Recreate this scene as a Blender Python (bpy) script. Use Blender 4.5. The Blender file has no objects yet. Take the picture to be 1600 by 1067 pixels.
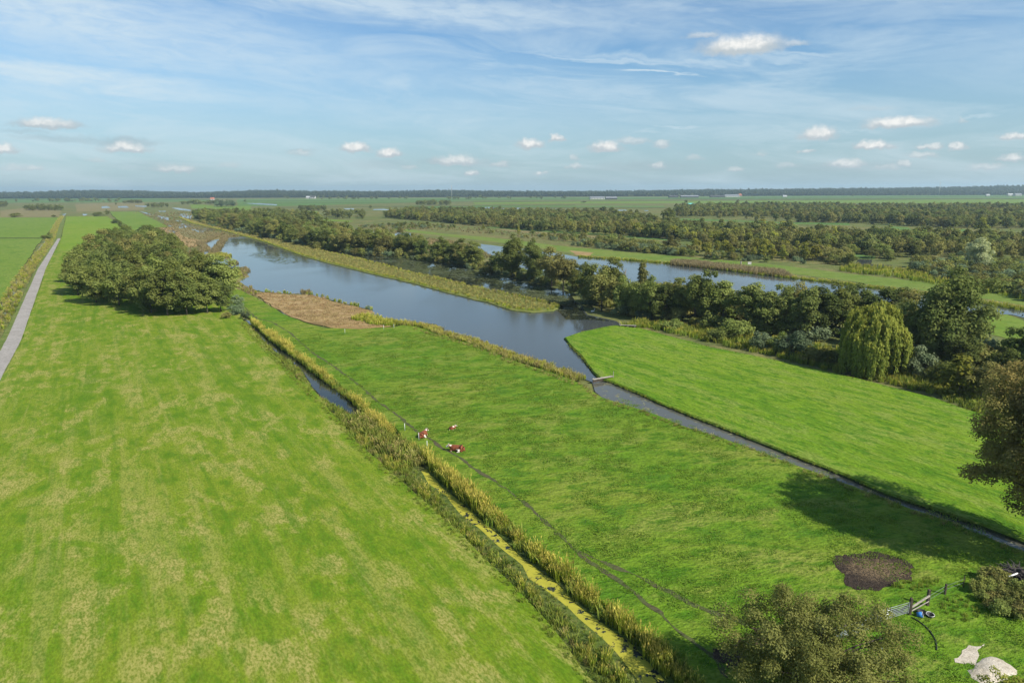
import bpy, bmesh, math, random
import numpy as np
from mathutils import Vector, Matrix
random.seed(7); RNG = np.random.default_rng(7)
S = bpy.context.scene
COL = S.collection
R = math.radians

# ------------------------------------------------------------------ camera
CAM_H = 35.0; FPX = 1067.0
PITCH = math.atan((533.5-296.0)/FPX); ROLL = 6.0/1600
fwd = Vector((0, math.cos(PITCH), -math.sin(PITCH)))
right0 = Vector((1, 0, 0)); up0 = Vector((0, math.sin(PITCH), math.cos(PITCH)))
right = right0*math.cos(ROLL) - up0*math.sin(ROLL)
up = up0*math.cos(ROLL) + right0*math.sin(ROLL)
cd = bpy.data.cameras.new('camera'); cam = bpy.data.objects.new('camera', cd); COL.objects.link(cam)
cd.sensor_width = 36; cd.lens = 24.0; cd.clip_start = 0.5; cd.clip_end = 60000
M = Matrix((right, up, -fwd)).transposed().to_4x4(); M.translation = (0, 0, CAM_H)
cam.matrix_world = M
S.camera = cam

# ------------------------------------------------------------------ sun, sky, exposure
SUN_EL, SUN_AZ = 41.0, 124.0          # azimuth clockwise from +Y
sv = Vector((math.sin(R(SUN_AZ))*math.cos(R(SUN_EL)), math.cos(R(SUN_AZ))*math.cos(R(SUN_EL)), math.sin(R(SUN_EL))))
sl = bpy.data.lights.new('sun', 'SUN'); sl.energy = 4.2; sl.angle = R(0.53); sl.color = (1.0, 0.94, 0.84)
so = bpy.data.objects.new('sun', sl); COL.objects.link(so); so.rotation_euler = sv.to_track_quat('Z', 'Y').to_euler(); so.location = (0, 0, 300)
S.view_settings.view_transform = 'Standard'; S.view_settings.look = 'None'; S.view_settings.gamma = 1
S.view_settings.use_curve_mapping = False; S.view_settings.exposure = 0.75
SKY_STRENGTH = 0.095
S.cycles.max_bounces = 5; S.cycles.diffuse_bounces = 4; S.cycles.glossy_bounces = 3; S.cycles.transmission_bounces = 3; S.cycles.volume_bounces = 0
HAZE = 0.000095

def ray(px, py):
    return (right*(px-800) - up*(py-533.5) + fwd*FPX).normalized()
def azel(px, py):
    d = ray(px, py); return math.atan2(d.x, d.y), math.asin(d.z)

W = bpy.data.worlds.new('World'); S.world = W; W.use_nodes = True
nt = W.node_tree; nt.nodes.clear(); N = nt.nodes; L = nt.links
def mk(t, tree=None, **kw):
    n = (tree or nt).nodes.new(t)
    for k, v in kw.items(): setattr(n, k, v)
    return n
def link_or_set(tree, sock, v):
    if hasattr(v, 'is_linked') or isinstance(v, bpy.types.NodeSocket): tree.links.new(v, sock)
    else: sock.default_value = v
def math_n(op, a, b=None, c=None, tree=None, clamp=False):
    t = tree or nt; n = t.nodes.new('ShaderNodeMath'); n.operation = op; n.use_clamp = clamp
    link_or_set(t, n.inputs[0], a)
    if b is not None: link_or_set(t, n.inputs[1], b)
    if c is not None: link_or_set(t, n.inputs[2], c)
    return n.outputs[0]
def vec_n(op, a, b=None, tree=None):
    t = tree or nt; n = t.nodes.new('ShaderNodeVectorMath'); n.operation = op
    link_or_set(t, n.inputs[0], a)
    if b is not None: link_or_set(t, n.inputs[1], b)
    return n.outputs['Value'] if op in ('LENGTH', 'DOT_PRODUCT') else n.outputs[0]
def map_n(v, a, b, c=0.0, d=1.0, tree=None, smooth=True):
    t = tree or nt; n = t.nodes.new('ShaderNodeMapRange'); n.interpolation_type = 'SMOOTHSTEP' if smooth else 'LINEAR'; n.clamp = True
    link_or_set(t, n.inputs['Value'], v)
    n.inputs['From Min'].default_value = a; n.inputs['From Max'].default_value = b
    n.inputs['To Min'].default_value = c; n.inputs['To Max'].default_value = d
    return n.outputs[0]
def noise_n(vec, scale, detail=4, rough=0.5, tree=None, dist=0.0):
    t = tree or nt; n = t.nodes.new('ShaderNodeTexNoise'); n.inputs['Scale'].default_value = scale
    n.inputs['Detail'].default_value = detail; n.inputs['Roughness'].default_value = rough; n.inputs['Distortion'].default_value = dist
    if vec is not None: t.links.new(vec, n.inputs['Vector'])
    return n
def mix_c(f, a, b, tree=None):
    t = tree or nt; n = t.nodes.new('ShaderNodeMix'); n.data_type = 'RGBA'
    link_or_set(t, n.inputs[0], f)
    for s, v in ((6, a), (7, b)):
        if isinstance(v, bpy.types.NodeSocket): t.links.new(v, n.inputs[s])
        else: n.inputs[s].default_value = (v[0], v[1], v[2], 1)
    return n.outputs[2]

sky = mk('ShaderNodeTexSky', sky_type='NISHITA', sun_disc=False)
sky.sun_elevation = R(SUN_EL); sky.sun_rotation = R(SUN_AZ); sky.altitude = 0; sky.air_density = 1.0; sky.dust_density = 0.6; sky.ozone_density = 2.0
tc = mk('ShaderNodeTexCoord'); dirv = vec_n('NORMALIZE', tc.outputs['Generated'])
sep = mk('ShaderNodeSeparateXYZ'); L.new(dirv, sep.inputs[0])
az = math_n('ARCTAN2', sep.outputs[0], sep.outputs[1]); el = math_n('ARCSINE', sep.outputs[2])
comb = mk('ShaderNodeCombineXYZ'); L.new(az, comb.inputs[0]); L.new(el, comb.inputs[1])
ae = comb.outputs[0]
# fluffy distortion of the cloud outlines
n1 = noise_n(ae, 55, 5, 0.6)
off = vec_n('MULTIPLY', vec_n('SUBTRACT', n1.outputs['Color'], (0.5, 0.5, 0.5)), (0.035, 0.014, 0))
n1b = noise_n(ae, 190, 3, 0.6)
off2 = vec_n('MULTIPLY', vec_n('SUBTRACT', n1b.outputs['Color'], (0.5, 0.5, 0.5)), (0.008, 0.0045, 0))
aed = vec_n('ADD', vec_n('ADD', ae, off), off2)
def blobs(coord, items, soft):
    cur = None
    for (px, py, w, h, o) in items:
        if soft[2] == .45: w, h, o, py = w*1.22, h*1.35, min(1, o*1.12), py+h*.3
        a, e = azel(px, py); wr, hr = w/FPX, h/FPX
        v = vec_n('SUBTRACT', coord, (a, e, 0))
        d = vec_n('MAXIMUM', vec_n('MULTIPLY', v, (1/wr, 1/hr, 0)), vec_n('MULTIPLY', v, (-1/wr, -1/(hr*soft[2]), 0)))
        m = map_n(vec_n('LENGTH', d), soft[0], soft[1], 0.0, o)
        cur = m if cur is None else math_n('MAXIMUM', cur, m)
    return cur
cumulus = [(75,194,30,7,.75),(2,233,14,8,.8),(196,232,26,8,.8),(55,264,10,4,.5),(275,265,24,6,.6),(556,231,20,8,.9),(607,240,18,8,.9),
 (713,251,34,9,.75),(737,270,10,5,.8),(826,225,17,9,.95),(869,217,11,7,.9),(948,230,24,9,.95),(990,221,24,5,.5),(1036,225,12,6,.6),(896,246,9,4,.5),
 (899,259,12,5,.55),(844,271,9,3.5,.7),(1030,258,10,5,.6),(1150,264,12,4,.55),(1228,258,12,5,.4),(1160,72,52,15,1.0),(1100,54,22,5,.5),
 (1242,68,20,5,.5),(1280,210,22,11,1.0),(1402,193,36,9,1.0),(1364,228,22,7,.95),(1261,236,11,3.5,.7),(1322,255,22,6,.75),(1440,243,16,5,.55),
 (1452,228,14,4.5,.7),(1495,230,8,6,.75),(1413,256,7,4,.6),(1586,214,14,5,.8),(1580,247,14,6,.75),(1506,188,5,4,.4),(1360,170,30,3,.2),
 (-150,170,40,12,.8),(1720,200,40,12,.9),(1850,120,60,14,.8),(-300,225,30,9,.8),(1700,245,20,6,.7)]
cumulus += [(470,238,14,4,.45),(642,262,12,4,.4),(780,257,14,5,.5),(1085,248,14,4,.4),(1190,240,10,4,.4),(1540,262,18,5,.5),(1385,262,16,4,.4),(360,258,14,4,.35),(20,262,16,4,.4),(150,250,12,4,.35)]
cm = blobs(aed, cumulus, (1.25, 0.45, 0.45))
grey = blobs(aed, [(75,197,44,6,.5),(110,218,60,6,.35),(195,222,46,7,.5),(40,206,30,4,.3),(470,235,22,3,.35),(690,254,40,7,.4),(1000,262,90,10,.3),(1340,262,90,9,.3),(600,258,60,9,.25),(760,258,60,8,.25),(250,262,70,10,.2)], (1.3, 0.3, 0.7))
# cirrus: wide soft streaks
stv = vec_n('MULTIPLY', ae, (1.0, 5.0, 1.0))
rot = mk('ShaderNodeVectorRotate'); rot.rotation_type = 'Z_AXIS'; rot.inputs['Angle'].default_value = R(4); L.new(ae, rot.inputs[0])
stv = vec_n('MULTIPLY', rot.outputs[0], (1.6, 9.0, 1.0))
cn = noise_n(stv, 2.6, 7, 0.62, dist=0.7)
cnf = noise_n(vec_n('MULTIPLY', rot.outputs[0], (5, 22.0, 1.0)), 4.0, 5, 0.65, dist=0.6)
warp = vec_n('ADD', rot.outputs[0], vec_n('MULTIPLY', vec_n('SUBTRACT', cn.outputs['Color'], (.5, .5, .5)), (0.35, 0.07, 0)))
def blobs_r(coord, items, soft):
    cur = None
    for (px, py, w, h, o) in items:
        a, e = azel(px, py); a2 = a*math.cos(R(4)) - e*math.sin(R(4)); e2 = a*math.sin(R(4)) + e*math.cos(R(4)); wr, hr = w/FPX, h/FPX
        v = vec_n('MULTIPLY', vec_n('SUBTRACT', coord, (a2, e2, 0)), (1/wr, 1/hr, 0))
        m = map_n(vec_n('LENGTH', v), soft[0], soft[1], 0.0, o)
        cur = m if cur is None else math_n('MAXIMUM', cur, m)
    return cur
cir = blobs_r(warp, [(60,112,330,24,.85),(230,60,520,52,.62),(620,10,520,30,.75),(60,10,420,60,.8),(1080,92,300,8,.55),(880,140,330,14,.45),(1320,0,300,14,.5),
   (560,170,520,34,.35),(1400,8,500,14,.35),(1230,84,180,6,.5),(600,95,70,10,.25),(1000,180,500,20,.28),(200,190,420,34,.28),
   (-500,60,600,80,.6),(2000,60,400,60,.5),(300,-300,900,90,.5),(1300,-420,800,80,.45)], (1.35, 0.0))
cirt = math_n('MULTIPLY', cir, map_n(cnf.outputs[0], .25, .65, .55, 1.0))
wisps = blobs_r(warp, [(1000,118,46,3.5,.8),(1060,198,60,3,.5),(990,203,60,4,.35),(1280,197,110,2.2,.4),(1470,180,45,3.5,.4),(960,96,200,4,.5)], (1.3, 0.1))
cirt = math_n('MAXIMUM', cirt, wisps)
gen = map_n(cn.outputs[0], .38, .72, 0.0, .5)
cirt = math_n('MAXIMUM', cirt, gen)
# low whitish veil near the horizon, all round
veil = map_n(el, -.02, 0.22, .72, 0.0, smooth=True)
skyc = vec_n('MULTIPLY', sky.outputs[0], (SKY_STRENGTH*0.52, SKY_STRENGTH*0.71, SKY_STRENGTH*0.83))
c1 = mix_c(veil, skyc, (0.232, 0.315, 0.365))
c2 = mix_c(cirt, c1, (0.41, 0.485, 0.525))
c3 = mix_c(grey, c2, (0.235, 0.285, 0.315))
cshade = map_n(noise_n(ae, 120, 4, .6).outputs[0], .35, .65, 0, 1)
lit = blobs(aed, [(px, py-h*.55, w*.85, h, o) for (px, py, w, h, o) in cumulus], (1.15, 0.35, 0.45))
lit = math_n('MULTIPLY', lit, map_n(cshade, 0, 1, .6, 1.0), clamp=True)
c4 = mix_c(cm, c3, mix_c(lit, (0.315, 0.355, 0.38), (0.56, 0.56, 0.545)))
bg = mk('ShaderNodeBackground'); L.new(c4, bg.inputs[0]); bg.inputs[1].default_value = 1.0
wo = mk('ShaderNodeOutputWorld'); L.new(bg.outputs[0], wo.inputs[0])
W.cycles.sampling_method = 'MANUAL'; W.cycles.sample_map_resolution = 512

# ------------------------------------------------------------------ helpers
def G(px, py, z=0.0):
    d = ray(px, py); t = (z-CAM_H)/d.z
    return Vector((d.x*t, d.y*t, z))
ZM = dict(Z3=(0,280,6.667), Z4=(220,280,6.667), Z5=(440,280,5), Z6=(740,280,5), Z7=(1040,280,5.714), Z8=(1320,280,5.714), ZR=(1050,280,2.909),
 ZA=(0,270,4), ZB=(350,280,4), ZC=(700,280,4), ZD=(350,480,4), ZE=(800,480,4), ZF=(1200,560,3.557), ZG=(1100,840,3.2), ZH=(600,680,5.333), ZI=(800,860,4.571), ZJ=(1280,860,5), ZK=(1120,900,3.333))
def q(z, pts):
    x0, y0, s = ZM[z]; return [(x0+x/s, y0+y/s) for x, y in pts]
def g2(pts, z=0.0): return [tuple(G(x, y, z)[:2]) for x, y in pts]

def tag(o, label=None, cat=None, group=None, kind=None):
    if label: o['label'] = label
    if cat: o['category'] = cat
    if group: o['group'] = group
    if kind: o['kind'] = kind
    return o
def empty(name, loc=(0,0,0), rz=0.0, scale=1.0):
    o = bpy.data.objects.new(name, None); COL.objects.link(o); o.location = loc; o.rotation_euler = (0, 0, rz)
    o.scale = (scale,)*3 if not hasattr(scale, '__len__') else scale
    o.empty_display_size = 0.2
    return o
def mobj(name, me, mat=None, parent=None, link=True):
    o = bpy.data.objects.new(name, me)
    if link: COL.objects.link(o)
    if mat is not None and not me.materials: me.materials.append(mat)
    if parent: o.parent = parent
    return o
def mesh_np(name, verts, faces, mat=None, smooth=False):
    me = bpy.data.meshes.new(name); me.from_pydata([tuple(v) for v in verts], [], [tuple(f) for f in faces])
    if mat: me.materials.append(mat)
    if smooth: me.polygons.foreach_set('use_smooth', [True]*len(me.polygons))
    return me
def inside(px, py, poly):
    poly = np.asarray(poly, float); n = len(poly); res = np.zeros(len(px), bool); j = n-1
    for i in range(n):
        xi, yi = poly[i]; xj, yj = poly[j]
        c = ((yi > py) != (yj > py))
        with np.errstate(divide='ignore', invalid='ignore'):
            res ^= c & (px < (xj-xi)*(py-yi)/(yj-yi+1e-12)+xi)
        j = i
    return res
def grid_pts(poly, sp, jit=0.45):
    """jittered grid points inside a world-space polygon"""
    P = np.asarray(poly, float); x0, y0 = P.min(0); x1, y1 = P.max(0)
    nx, ny = int((x1-x0)/sp)+1, int((y1-y0)/sp)+1
    gx, gy = np.meshgrid(x0+np.arange(nx)*sp, y0+np.arange(ny)*sp)
    gx = gx.ravel()+RNG.uniform(-jit, jit, gx.size)*sp; gy = gy.ravel()+RNG.uniform(-jit, jit, gy.size)*sp
    k = inside(gx, gy, P); return np.stack([gx[k], gy[k]], 1)
def smooth_noise(n, k):
    a = RNG.uniform(-1, 1, max(2, int(n/k)+3)); x = np.arange(n)/k
    i = x.astype(int); f = x-i; f = f*f*(3-2*f); return a[i]*(1-f)+a[i+1]*f
def densify(poly, step=2.0, wob=0.25, closed=True, far=.012):
    P = [np.array(p, float) for p in poly]; out = []
    n = len(P)
    for i in range(n if closed else n-1):
        a, b = P[i], P[(i+1) % n]; d = np.linalg.norm(b-a)
        st = max(step, far*np.linalg.norm((a+b)/2)); m = max(1, min(60, int(d/st)))
        for t in range(m): out.append(a+(b-a)*t/m)
    if not closed: out.append(P[-1])
    out = np.array(out); m = len(out)
    nx = smooth_noise(m, 2.5)*wob+smooth_noise(m, 1.2)*wob*.5; ny = smooth_noise(m, 2.5)*wob+smooth_noise(m, 1.2)*wob*.5
    if m > 12: out[:, 0] += nx; out[:, 1] += ny
    return out
def area(P):
    x, y = P[:, 0], P[:, 1]; return 0.5*np.sum(x*np.roll(y, -1)-np.roll(x, -1)*y)
def sheet(name, poly, z, mat, wob=0.25, step=2.0, kind='structure', label=None, skirt=0.0, skirt_mat=None, parent=None, cat=None, depth=None):
    P = densify(poly, step, wob, far=.002 if step < 1 else .012)
    if area(P) < 0: P = P[::-1]
    n = len(P); V = [(p[0], p[1], z) for p in P]; F = [tuple(range(n))]; mi = [0]
    if skirt:
        T = np.roll(P, -1, 0)-np.roll(P, 1, 0); T /= (np.linalg.norm(T, axis=1)[:, None]+1e-9); O = np.stack([T[:, 1], -T[:, 0]], 1)
        V += [(p[0]+o[0]*skirt*.35, p[1]+o[1]*skirt*.35, z*.62) for p, o in zip(P, O)]
        V += [(p[0]+o[0]*skirt, p[1]+o[1]*skirt, -0.4) for p, o in zip(P, O)]
        for i in range(n):
            j = (i+1) % n
            F.append((i, n+i, n+j, j)); F.append((n+i, 2*n+i, 2*n+j, n+j)); mi += [0, 1]
    me = mesh_np(name, V, F); me.materials.append(mat); me.materials.append(skirt_mat or mat)
    me.polygons.foreach_set('material_index', mi)
    bm = bmesh.new(); bm.from_mesh(me); bmesh.ops.triangulate(bm, faces=[f for f in bm.faces if len(f.verts) > 4]); 
    bm.to_mesh(me); bm.free()
    o = mobj(name, me, parent=parent); tag(o, label, cat, kind=kind); return o

# ------------------------------------------------------------------ materials
def newmat(name):
    m = bpy.data.materials.new(name); m.use_nodes = True; t = m.node_tree; t.nodes.clear()
    out = t.nodes.new('ShaderNodeOutputMaterial'); return m, t, out
def principled(t, out, col, rough=0.9, spec=0.2, metal=0.0, bump=None, bstr=0.5, bdist=0.1):
    p = t.nodes.new('ShaderNodeBsdfPrincipled')
    link_or_set(t, p.inputs['Base Color'], col if isinstance(col, bpy.types.NodeSocket) else (*col[:3], 1))
    link_or_set(t, p.inputs['Roughness'], rough); p.inputs['Specular IOR Level'].default_value = spec; p.inputs['Metallic'].default_value = metal
    if bump is not None:
        b = t.nodes.new('ShaderNodeBump'); b.inputs['Strength'].default_value = bstr; b.inputs['Distance'].default_value = bdist
        t.links.new(bump, b.inputs['Height']); t.links.new(b.outputs[0], p.inputs['Normal'])
    t.links.new(p.outputs[0], out.inputs[0]); return p
def simple(name, col, rough=0.7, var=0.25, scale=3.0, metal=0.0, spec=0.3):
    m, t, out = newmat(name); c = t.nodes.new('ShaderNodeTexCoord')
    n = noise_n(c.outputs['Object'], scale, 4, .6, t)
    k = map_n(n.outputs[0], .3, .7, 0, 1, t)
    principled(t, out, mix_c(k, tuple(x*(1-var) for x in col), tuple(min(1, x*(1+var)) for x in col), t), rough, spec, metal)
    return m
def grass_mat(name, base, alt, dark, dry=None, dryamt=0.5, big=0.03, tuft=1.1, bstr=0.5, bdist=0.25, stretch=0.6, ang=0.0, drydark=None, tk=.55, streak=None):
    m, t, out = newmat(name); c = t.nodes.new('ShaderNodeTexCoord')
    mp = t.nodes.new('ShaderNodeVectorRotate'); mp.rotation_type = 'Z_AXIS'; mp.inputs['Angle'].default_value = -ang
    t.links.new(c.outputs['Object'], mp.inputs[0]); v = vec_n('MULTIPLY', mp.outputs[0], (stretch, 1, 1), t)
    a = noise_n(v, big, 5, .6, t, .4); b = noise_n(v, big*5, 5, .65, t, .3); d = noise_n(v, tuft, 4, .6, t); f = noise_n(v, tuft*5, 3, .7, t)
    col = mix_c(map_n(a.outputs[0], .38, .62, 0, 1, t), base, alt, t)
    if dry:
        k = math_n('MULTIPLY', map_n(b.outputs[0], .47, .60, 0, 1, t), map_n(f.outputs[0], .36, .60, .2, 1, t), tree=t)
        k = math_n('MULTIPLY', k, map_n(noise_n(v, big*1.7, 3, .5, t).outputs[0], .36, .56, .25, 1, t), tree=t)
        k = math_n('MULTIPLY', k, dryamt, tree=t); col = mix_c(k, col, dry, t)
        k2 = math_n('MULTIPLY', map_n(b.outputs[0], .47, .34, 0, .75, t), map_n(f.outputs[0], .3, .6, .6, 1, t), tree=t); col = mix_c(k2, col, drydark or dark, t)
    if streak:
        sv_ = vec_n('MULTIPLY', mp.outputs[0], (.045, 1, 1), t); s1 = noise_n(sv_, streak, 4, .65, t, .2)
        kk = math_n('MULTIPLY', map_n(s1.outputs[0], .51, .66, 0, .45, t), map_n(f.outputs[0], .35, .6, .4, 1, t), tree=t); col = mix_c(kk, col, dry, t)
        kk = map_n(s1.outputs[0], .47, .36, 0, .5, t); col = mix_c(kk, col, drydark or dark, t)
    k3 = math_n('MULTIPLY', map_n(d.outputs[0], .52, .34, 0, 1, t), tk, tree=t); col = mix_c(k3, col, dark, t)
    k4 = map_n(f.outputs[0], .3, .7, .78, 1.22, t)
    col = vec_n('SCALE', col, tree=t); t.nodes[-1].inputs['Scale'].default_value = 1; t.links.new(k4, t.nodes[-1].inputs['Scale'])
    h = math_n('ADD', d.outputs[0], math_n('MULTIPLY', f.outputs[0], .35, tree=t), tree=t)
    principled(t, out, col, .95, .08, 0, h, bstr, bdist)
    return m
def leaf_mat(name, col, col2, transl=0.42, hue=0.014, val=0.35, tipcol=None):
    m, t, out = newmat(name)
    oi = t.nodes.new('ShaderNodeObjectInfo'); at = t.nodes.new('ShaderNodeAttribute'); at.attribute_name = 'tint'
    c = mix_c(at.outputs['Fac'], col, col2, t)
    if tipcol:
        ah = t.nodes.new('ShaderNodeAttribute'); ah.attribute_name = 'hgt'
        c = mix_c(map_n(ah.outputs['Fac'], .45, 1.0, 0, 1, t), c, tipcol, t)
    h = t.nodes.new('ShaderNodeHueSaturation')
    t.links.new(c, h.inputs['Color'])
    t.links.new(map_n(oi.outputs['Random'], 0, 1, .5-hue, .5+hue, t, False), h.inputs['Hue'])
    r2 = math_n('FRACT', math_n('MULTIPLY', oi.outputs['Random'], 7.31, tree=t), tree=t)
    t.links.new(map_n(r2, 0, 1, 1-val, 1+val, t, False), h.inputs['Value'])
    d = t.nodes.new('ShaderNodeBsdfDiffuse'); tr = t.nodes.new('ShaderNodeBsdfTranslucent'); mx = t.nodes.new('ShaderNodeMixShader')
    t.links.new(h.outputs[0], d.inputs[0]); t.links.new(h.outputs[0], tr.inputs[0]); mx.inputs[0].default_value = transl
    t.links.new(d.outputs[0], mx.inputs[1]); t.links.new(tr.outputs[0], mx.inputs[2]); t.links.new(mx.outputs[0], out.inputs[0])
    return m
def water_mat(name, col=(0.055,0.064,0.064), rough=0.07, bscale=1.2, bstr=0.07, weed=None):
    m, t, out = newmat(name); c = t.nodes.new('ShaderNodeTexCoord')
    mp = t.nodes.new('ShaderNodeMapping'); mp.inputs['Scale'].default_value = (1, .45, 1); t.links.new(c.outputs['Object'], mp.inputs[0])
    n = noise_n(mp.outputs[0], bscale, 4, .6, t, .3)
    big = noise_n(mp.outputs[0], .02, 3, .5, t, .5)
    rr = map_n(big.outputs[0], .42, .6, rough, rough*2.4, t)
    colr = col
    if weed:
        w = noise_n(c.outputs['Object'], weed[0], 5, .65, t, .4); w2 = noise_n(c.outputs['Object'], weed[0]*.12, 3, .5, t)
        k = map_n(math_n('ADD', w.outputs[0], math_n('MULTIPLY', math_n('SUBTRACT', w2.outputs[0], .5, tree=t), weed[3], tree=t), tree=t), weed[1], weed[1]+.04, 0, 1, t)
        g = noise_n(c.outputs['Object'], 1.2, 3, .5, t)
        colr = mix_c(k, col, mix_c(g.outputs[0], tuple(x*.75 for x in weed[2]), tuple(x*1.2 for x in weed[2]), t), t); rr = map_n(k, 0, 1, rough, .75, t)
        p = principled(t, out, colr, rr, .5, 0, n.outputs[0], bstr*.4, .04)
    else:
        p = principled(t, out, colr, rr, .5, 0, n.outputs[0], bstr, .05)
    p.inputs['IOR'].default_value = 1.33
    return m

MEADOW = grass_mat('mown meadow grass', (.115,.182,.010), (.140,.192,.014), (.062,.140,.005), dry=(.268,.240,.072), dryamt=.9, big=.065, tuft=1.1, bstr=.5, bdist=.12, stretch=.5, ang=R(121), drydark=(.062,.138,.006), streak=.42)
MEADOW_FAR = grass_mat('far bright meadow grass', (.130,.210,.014), (.150,.215,.018), (.10,.18,.012), dry=(.22,.22,.06), dryamt=.4, big=.012, tuft=.25, bstr=.2, bdist=.1, ang=R(121))
PASTURE = grass_mat('pasture grass', (.105,.192,.013), (.145,.202,.020), (.046,.122,.006), dry=(.195,.205,.045), dryamt=.7, big=.04, tuft=.8, bstr=1.0, bdist=.6, stretch=.55, ang=R(10), drydark=(.048,.13,.010), tk=.8)
PASTURE_R = grass_mat('lush pasture grass', (.118,.212,.012), (.142,.220,.016), (.060,.146,.008), dry=(.18,.22,.05), dryamt=.7, big=.06, tuft=.9, bstr=1.0, bdist=.45, stretch=.45, ang=R(-60), tk=.9, streak=.6)
FIELD_L = grass_mat('pale green field grass', (.118,.185,.022), (.134,.195,.028), (.078,.15,.016), dry=(.15,.19,.04), dryamt=.4, big=.02, tuft=.3, bstr=.3, bdist=.15, stretch=.5, ang=R(121))
FIELD_FAR = grass_mat('distant field grass', (.085,.155,.035), (.10,.165,.04), (.06,.12,.03), big=.004, tuft=.05, bstr=.1, bdist=.1)
VERGE = grass_mat('roadside verge grass', (.105,.145,.032), (.13,.16,.04), (.07,.11,.02), dry=(.19,.18,.07), dryamt=.6, big=.1, tuft=1.0)
MARSH = grass_mat('marsh vegetation', (.105,.135,.036), (.145,.14,.048), (.06,.08,.026), dry=(.20,.165,.07), dryamt=.8, big=.012, tuft=.22, bstr=.9, bdist=.7, stretch=.6, ang=R(-20))
STRAW = grass_mat('orange brown mown reed', (.27,.18,.075), (.30,.21,.095), (.16,.11,.05), dry=(.36,.28,.15), dryamt=.7, big=.05, tuft=.8, bstr=.6, bdist=.3, stretch=.25, drydark=(.12,.085,.035))
DYKE = grass_mat('dry causeway grass', (.125,.15,.035), (.155,.165,.045), (.08,.11,.02), dry=(.2,.17,.06), dryamt=.6, big=.06, tuft=.9, bstr=.6, bdist=.3)
DYKE_G = grass_mat('green dyke grass', (.115,.175,.028), (.14,.185,.035), (.08,.13,.02), dry=(.19,.2,.06), dryamt=.5, big=.03, tuft=.5)
TAN = grass_mat('dry sedge', (.20,.165,.075), (.165,.15,.06), (.10,.10,.04), big=.05, tuft=.3)
BANK = grass_mat('earth bank', (.040,.052,.016), (.06,.08,.022), (.024,.026,.012), big=.3, tuft=1.5, bstr=1, bdist=.3)
BANKG = grass_mat('green ditch bank', (.075,.115,.022), (.10,.13,.03), (.04,.06,.015), dry=(.15,.14,.05), dryamt=.6, big=.3, tuft=1.5, bstr=1, bdist=.2)
SOIL = grass_mat('trodden soil', (.085,.078,.04), (.075,.095,.03), (.035,.032,.02), big=.5, tuft=2.0, bstr=.8, bdist=.15)
MUD = grass_mat('dung and mud', (.055,.040,.028), (.075,.052,.036), (.02,.016,.012), dry=(.11,.08,.05), dryamt=.6, big=.3, tuft=2.2, bstr=1.0, bdist=.3, stretch=1)
dc = g2([(1372,889)], .6)[0]
def dung_mat():
    m, t, out = newmat('dung with trampled hay'); c = t.nodes.new('ShaderNodeTexCoord'); v = c.outputs['Object']
    n1_ = noise_n(v, 1.6, 5, .7, t); n2_ = noise_n(v, 7, 4, .75, t)
    d = vec_n('MULTIPLY', vec_n('SUBTRACT', v, (dc[0], dc[1], 0), t), (.26, .38, 0), t)
    dist = math_n('ADD', vec_n('LENGTH', d, tree=t), math_n('MULTIPLY', math_n('SUBTRACT', n1_.outputs[0], .5, tree=t), 2.2, tree=t), tree=t)
    k = math_n('MULTIPLY', map_n(dist, 1.0, .25, 0, 1, t), map_n(n2_.outputs[0], .42, .58, .15, 1, t), tree=t)
    base = mix_c(map_n(n2_.outputs[0], .35, .65, 0, 1, t), (.030,.023,.018), (.085,.064,.048), t)
    h = math_n('ADD', n1_.outputs[0], n2_.outputs[0], tree=t)
    principled(t, out, mix_c(k, base, (.27,.195,.11), t), .95, .1, 0, h, 1.0, .35); return m
DUNG = dung_mat()
STRAWC = grass_mat('scattered hay', (.22,.155,.08), (.17,.115,.06), (.06,.04,.025), big=.6, tuft=2.6, bstr=1.0, bdist=.2, stretch=1)
SAND = grass_mat('pale sand', (.42,.37,.29), (.48,.43,.35), (.30,.26,.19), big=.4, tuft=2.0, bstr=.5, bdist=.15, stretch=1)
ROADM = grass_mat('concrete road', (.27,.25,.225), (.30,.28,.255), (.22,.205,.18), big=.15, tuft=.8, bstr=.2, bdist=.02)
WATER = water_mat('lake water')
WATER_D = water_mat('ditch water', (.02,.024,.018), .05, 2.0, .18)
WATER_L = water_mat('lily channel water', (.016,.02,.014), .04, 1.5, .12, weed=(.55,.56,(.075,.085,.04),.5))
WEED = water_mat('duckweed water', (.02,.028,.026), .07, 2.0, .2, weed=(1.3,.39,(.34,.32,.035),.35))
SCUM = water_mat('scummy ditch water', (.085,.085,.068), .10, 2.0, .1, weed=(.9,.60,(.16,.155,.08),.3))
L_ALDER = leaf_mat('alder leaves', (0.15, 0.185, 0.04), (0.26, 0.285, 0.082))
L_DARK = leaf_mat('dark leaves', (0.105, 0.142, 0.036), (0.185, 0.215, 0.062))
L_OLIVE = leaf_mat('olive leaves', (0.185, 0.19, 0.05), (0.29, 0.275, 0.09))
L_LIGHT = leaf_mat('light birch leaves', (0.2, 0.21, 0.05), (0.29, 0.28, 0.085))
L_RIDGE = leaf_mat('ridge forest leaves', (.050,.070,.030), (.085,.10,.042), val=.3)
L_GREY = leaf_mat('grey green leaves', (0.14, 0.19, 0.09), (0.21, 0.26, 0.14))
L_PALE = leaf_mat('silvery leaves', (0.34, 0.37, 0.17), (0.48, 0.49, 0.27))
L_YELL = leaf_mat('yellowing leaves', (.19,.215,.036), (.32,.31,.055), hue=.010)
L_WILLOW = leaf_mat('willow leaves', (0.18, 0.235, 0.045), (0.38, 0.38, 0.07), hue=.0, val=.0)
L_NEARW = leaf_mat('olive willow leaves', (0.12, 0.135, 0.03), (0.33, 0.33, 0.1), hue=.0, val=.0)
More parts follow.
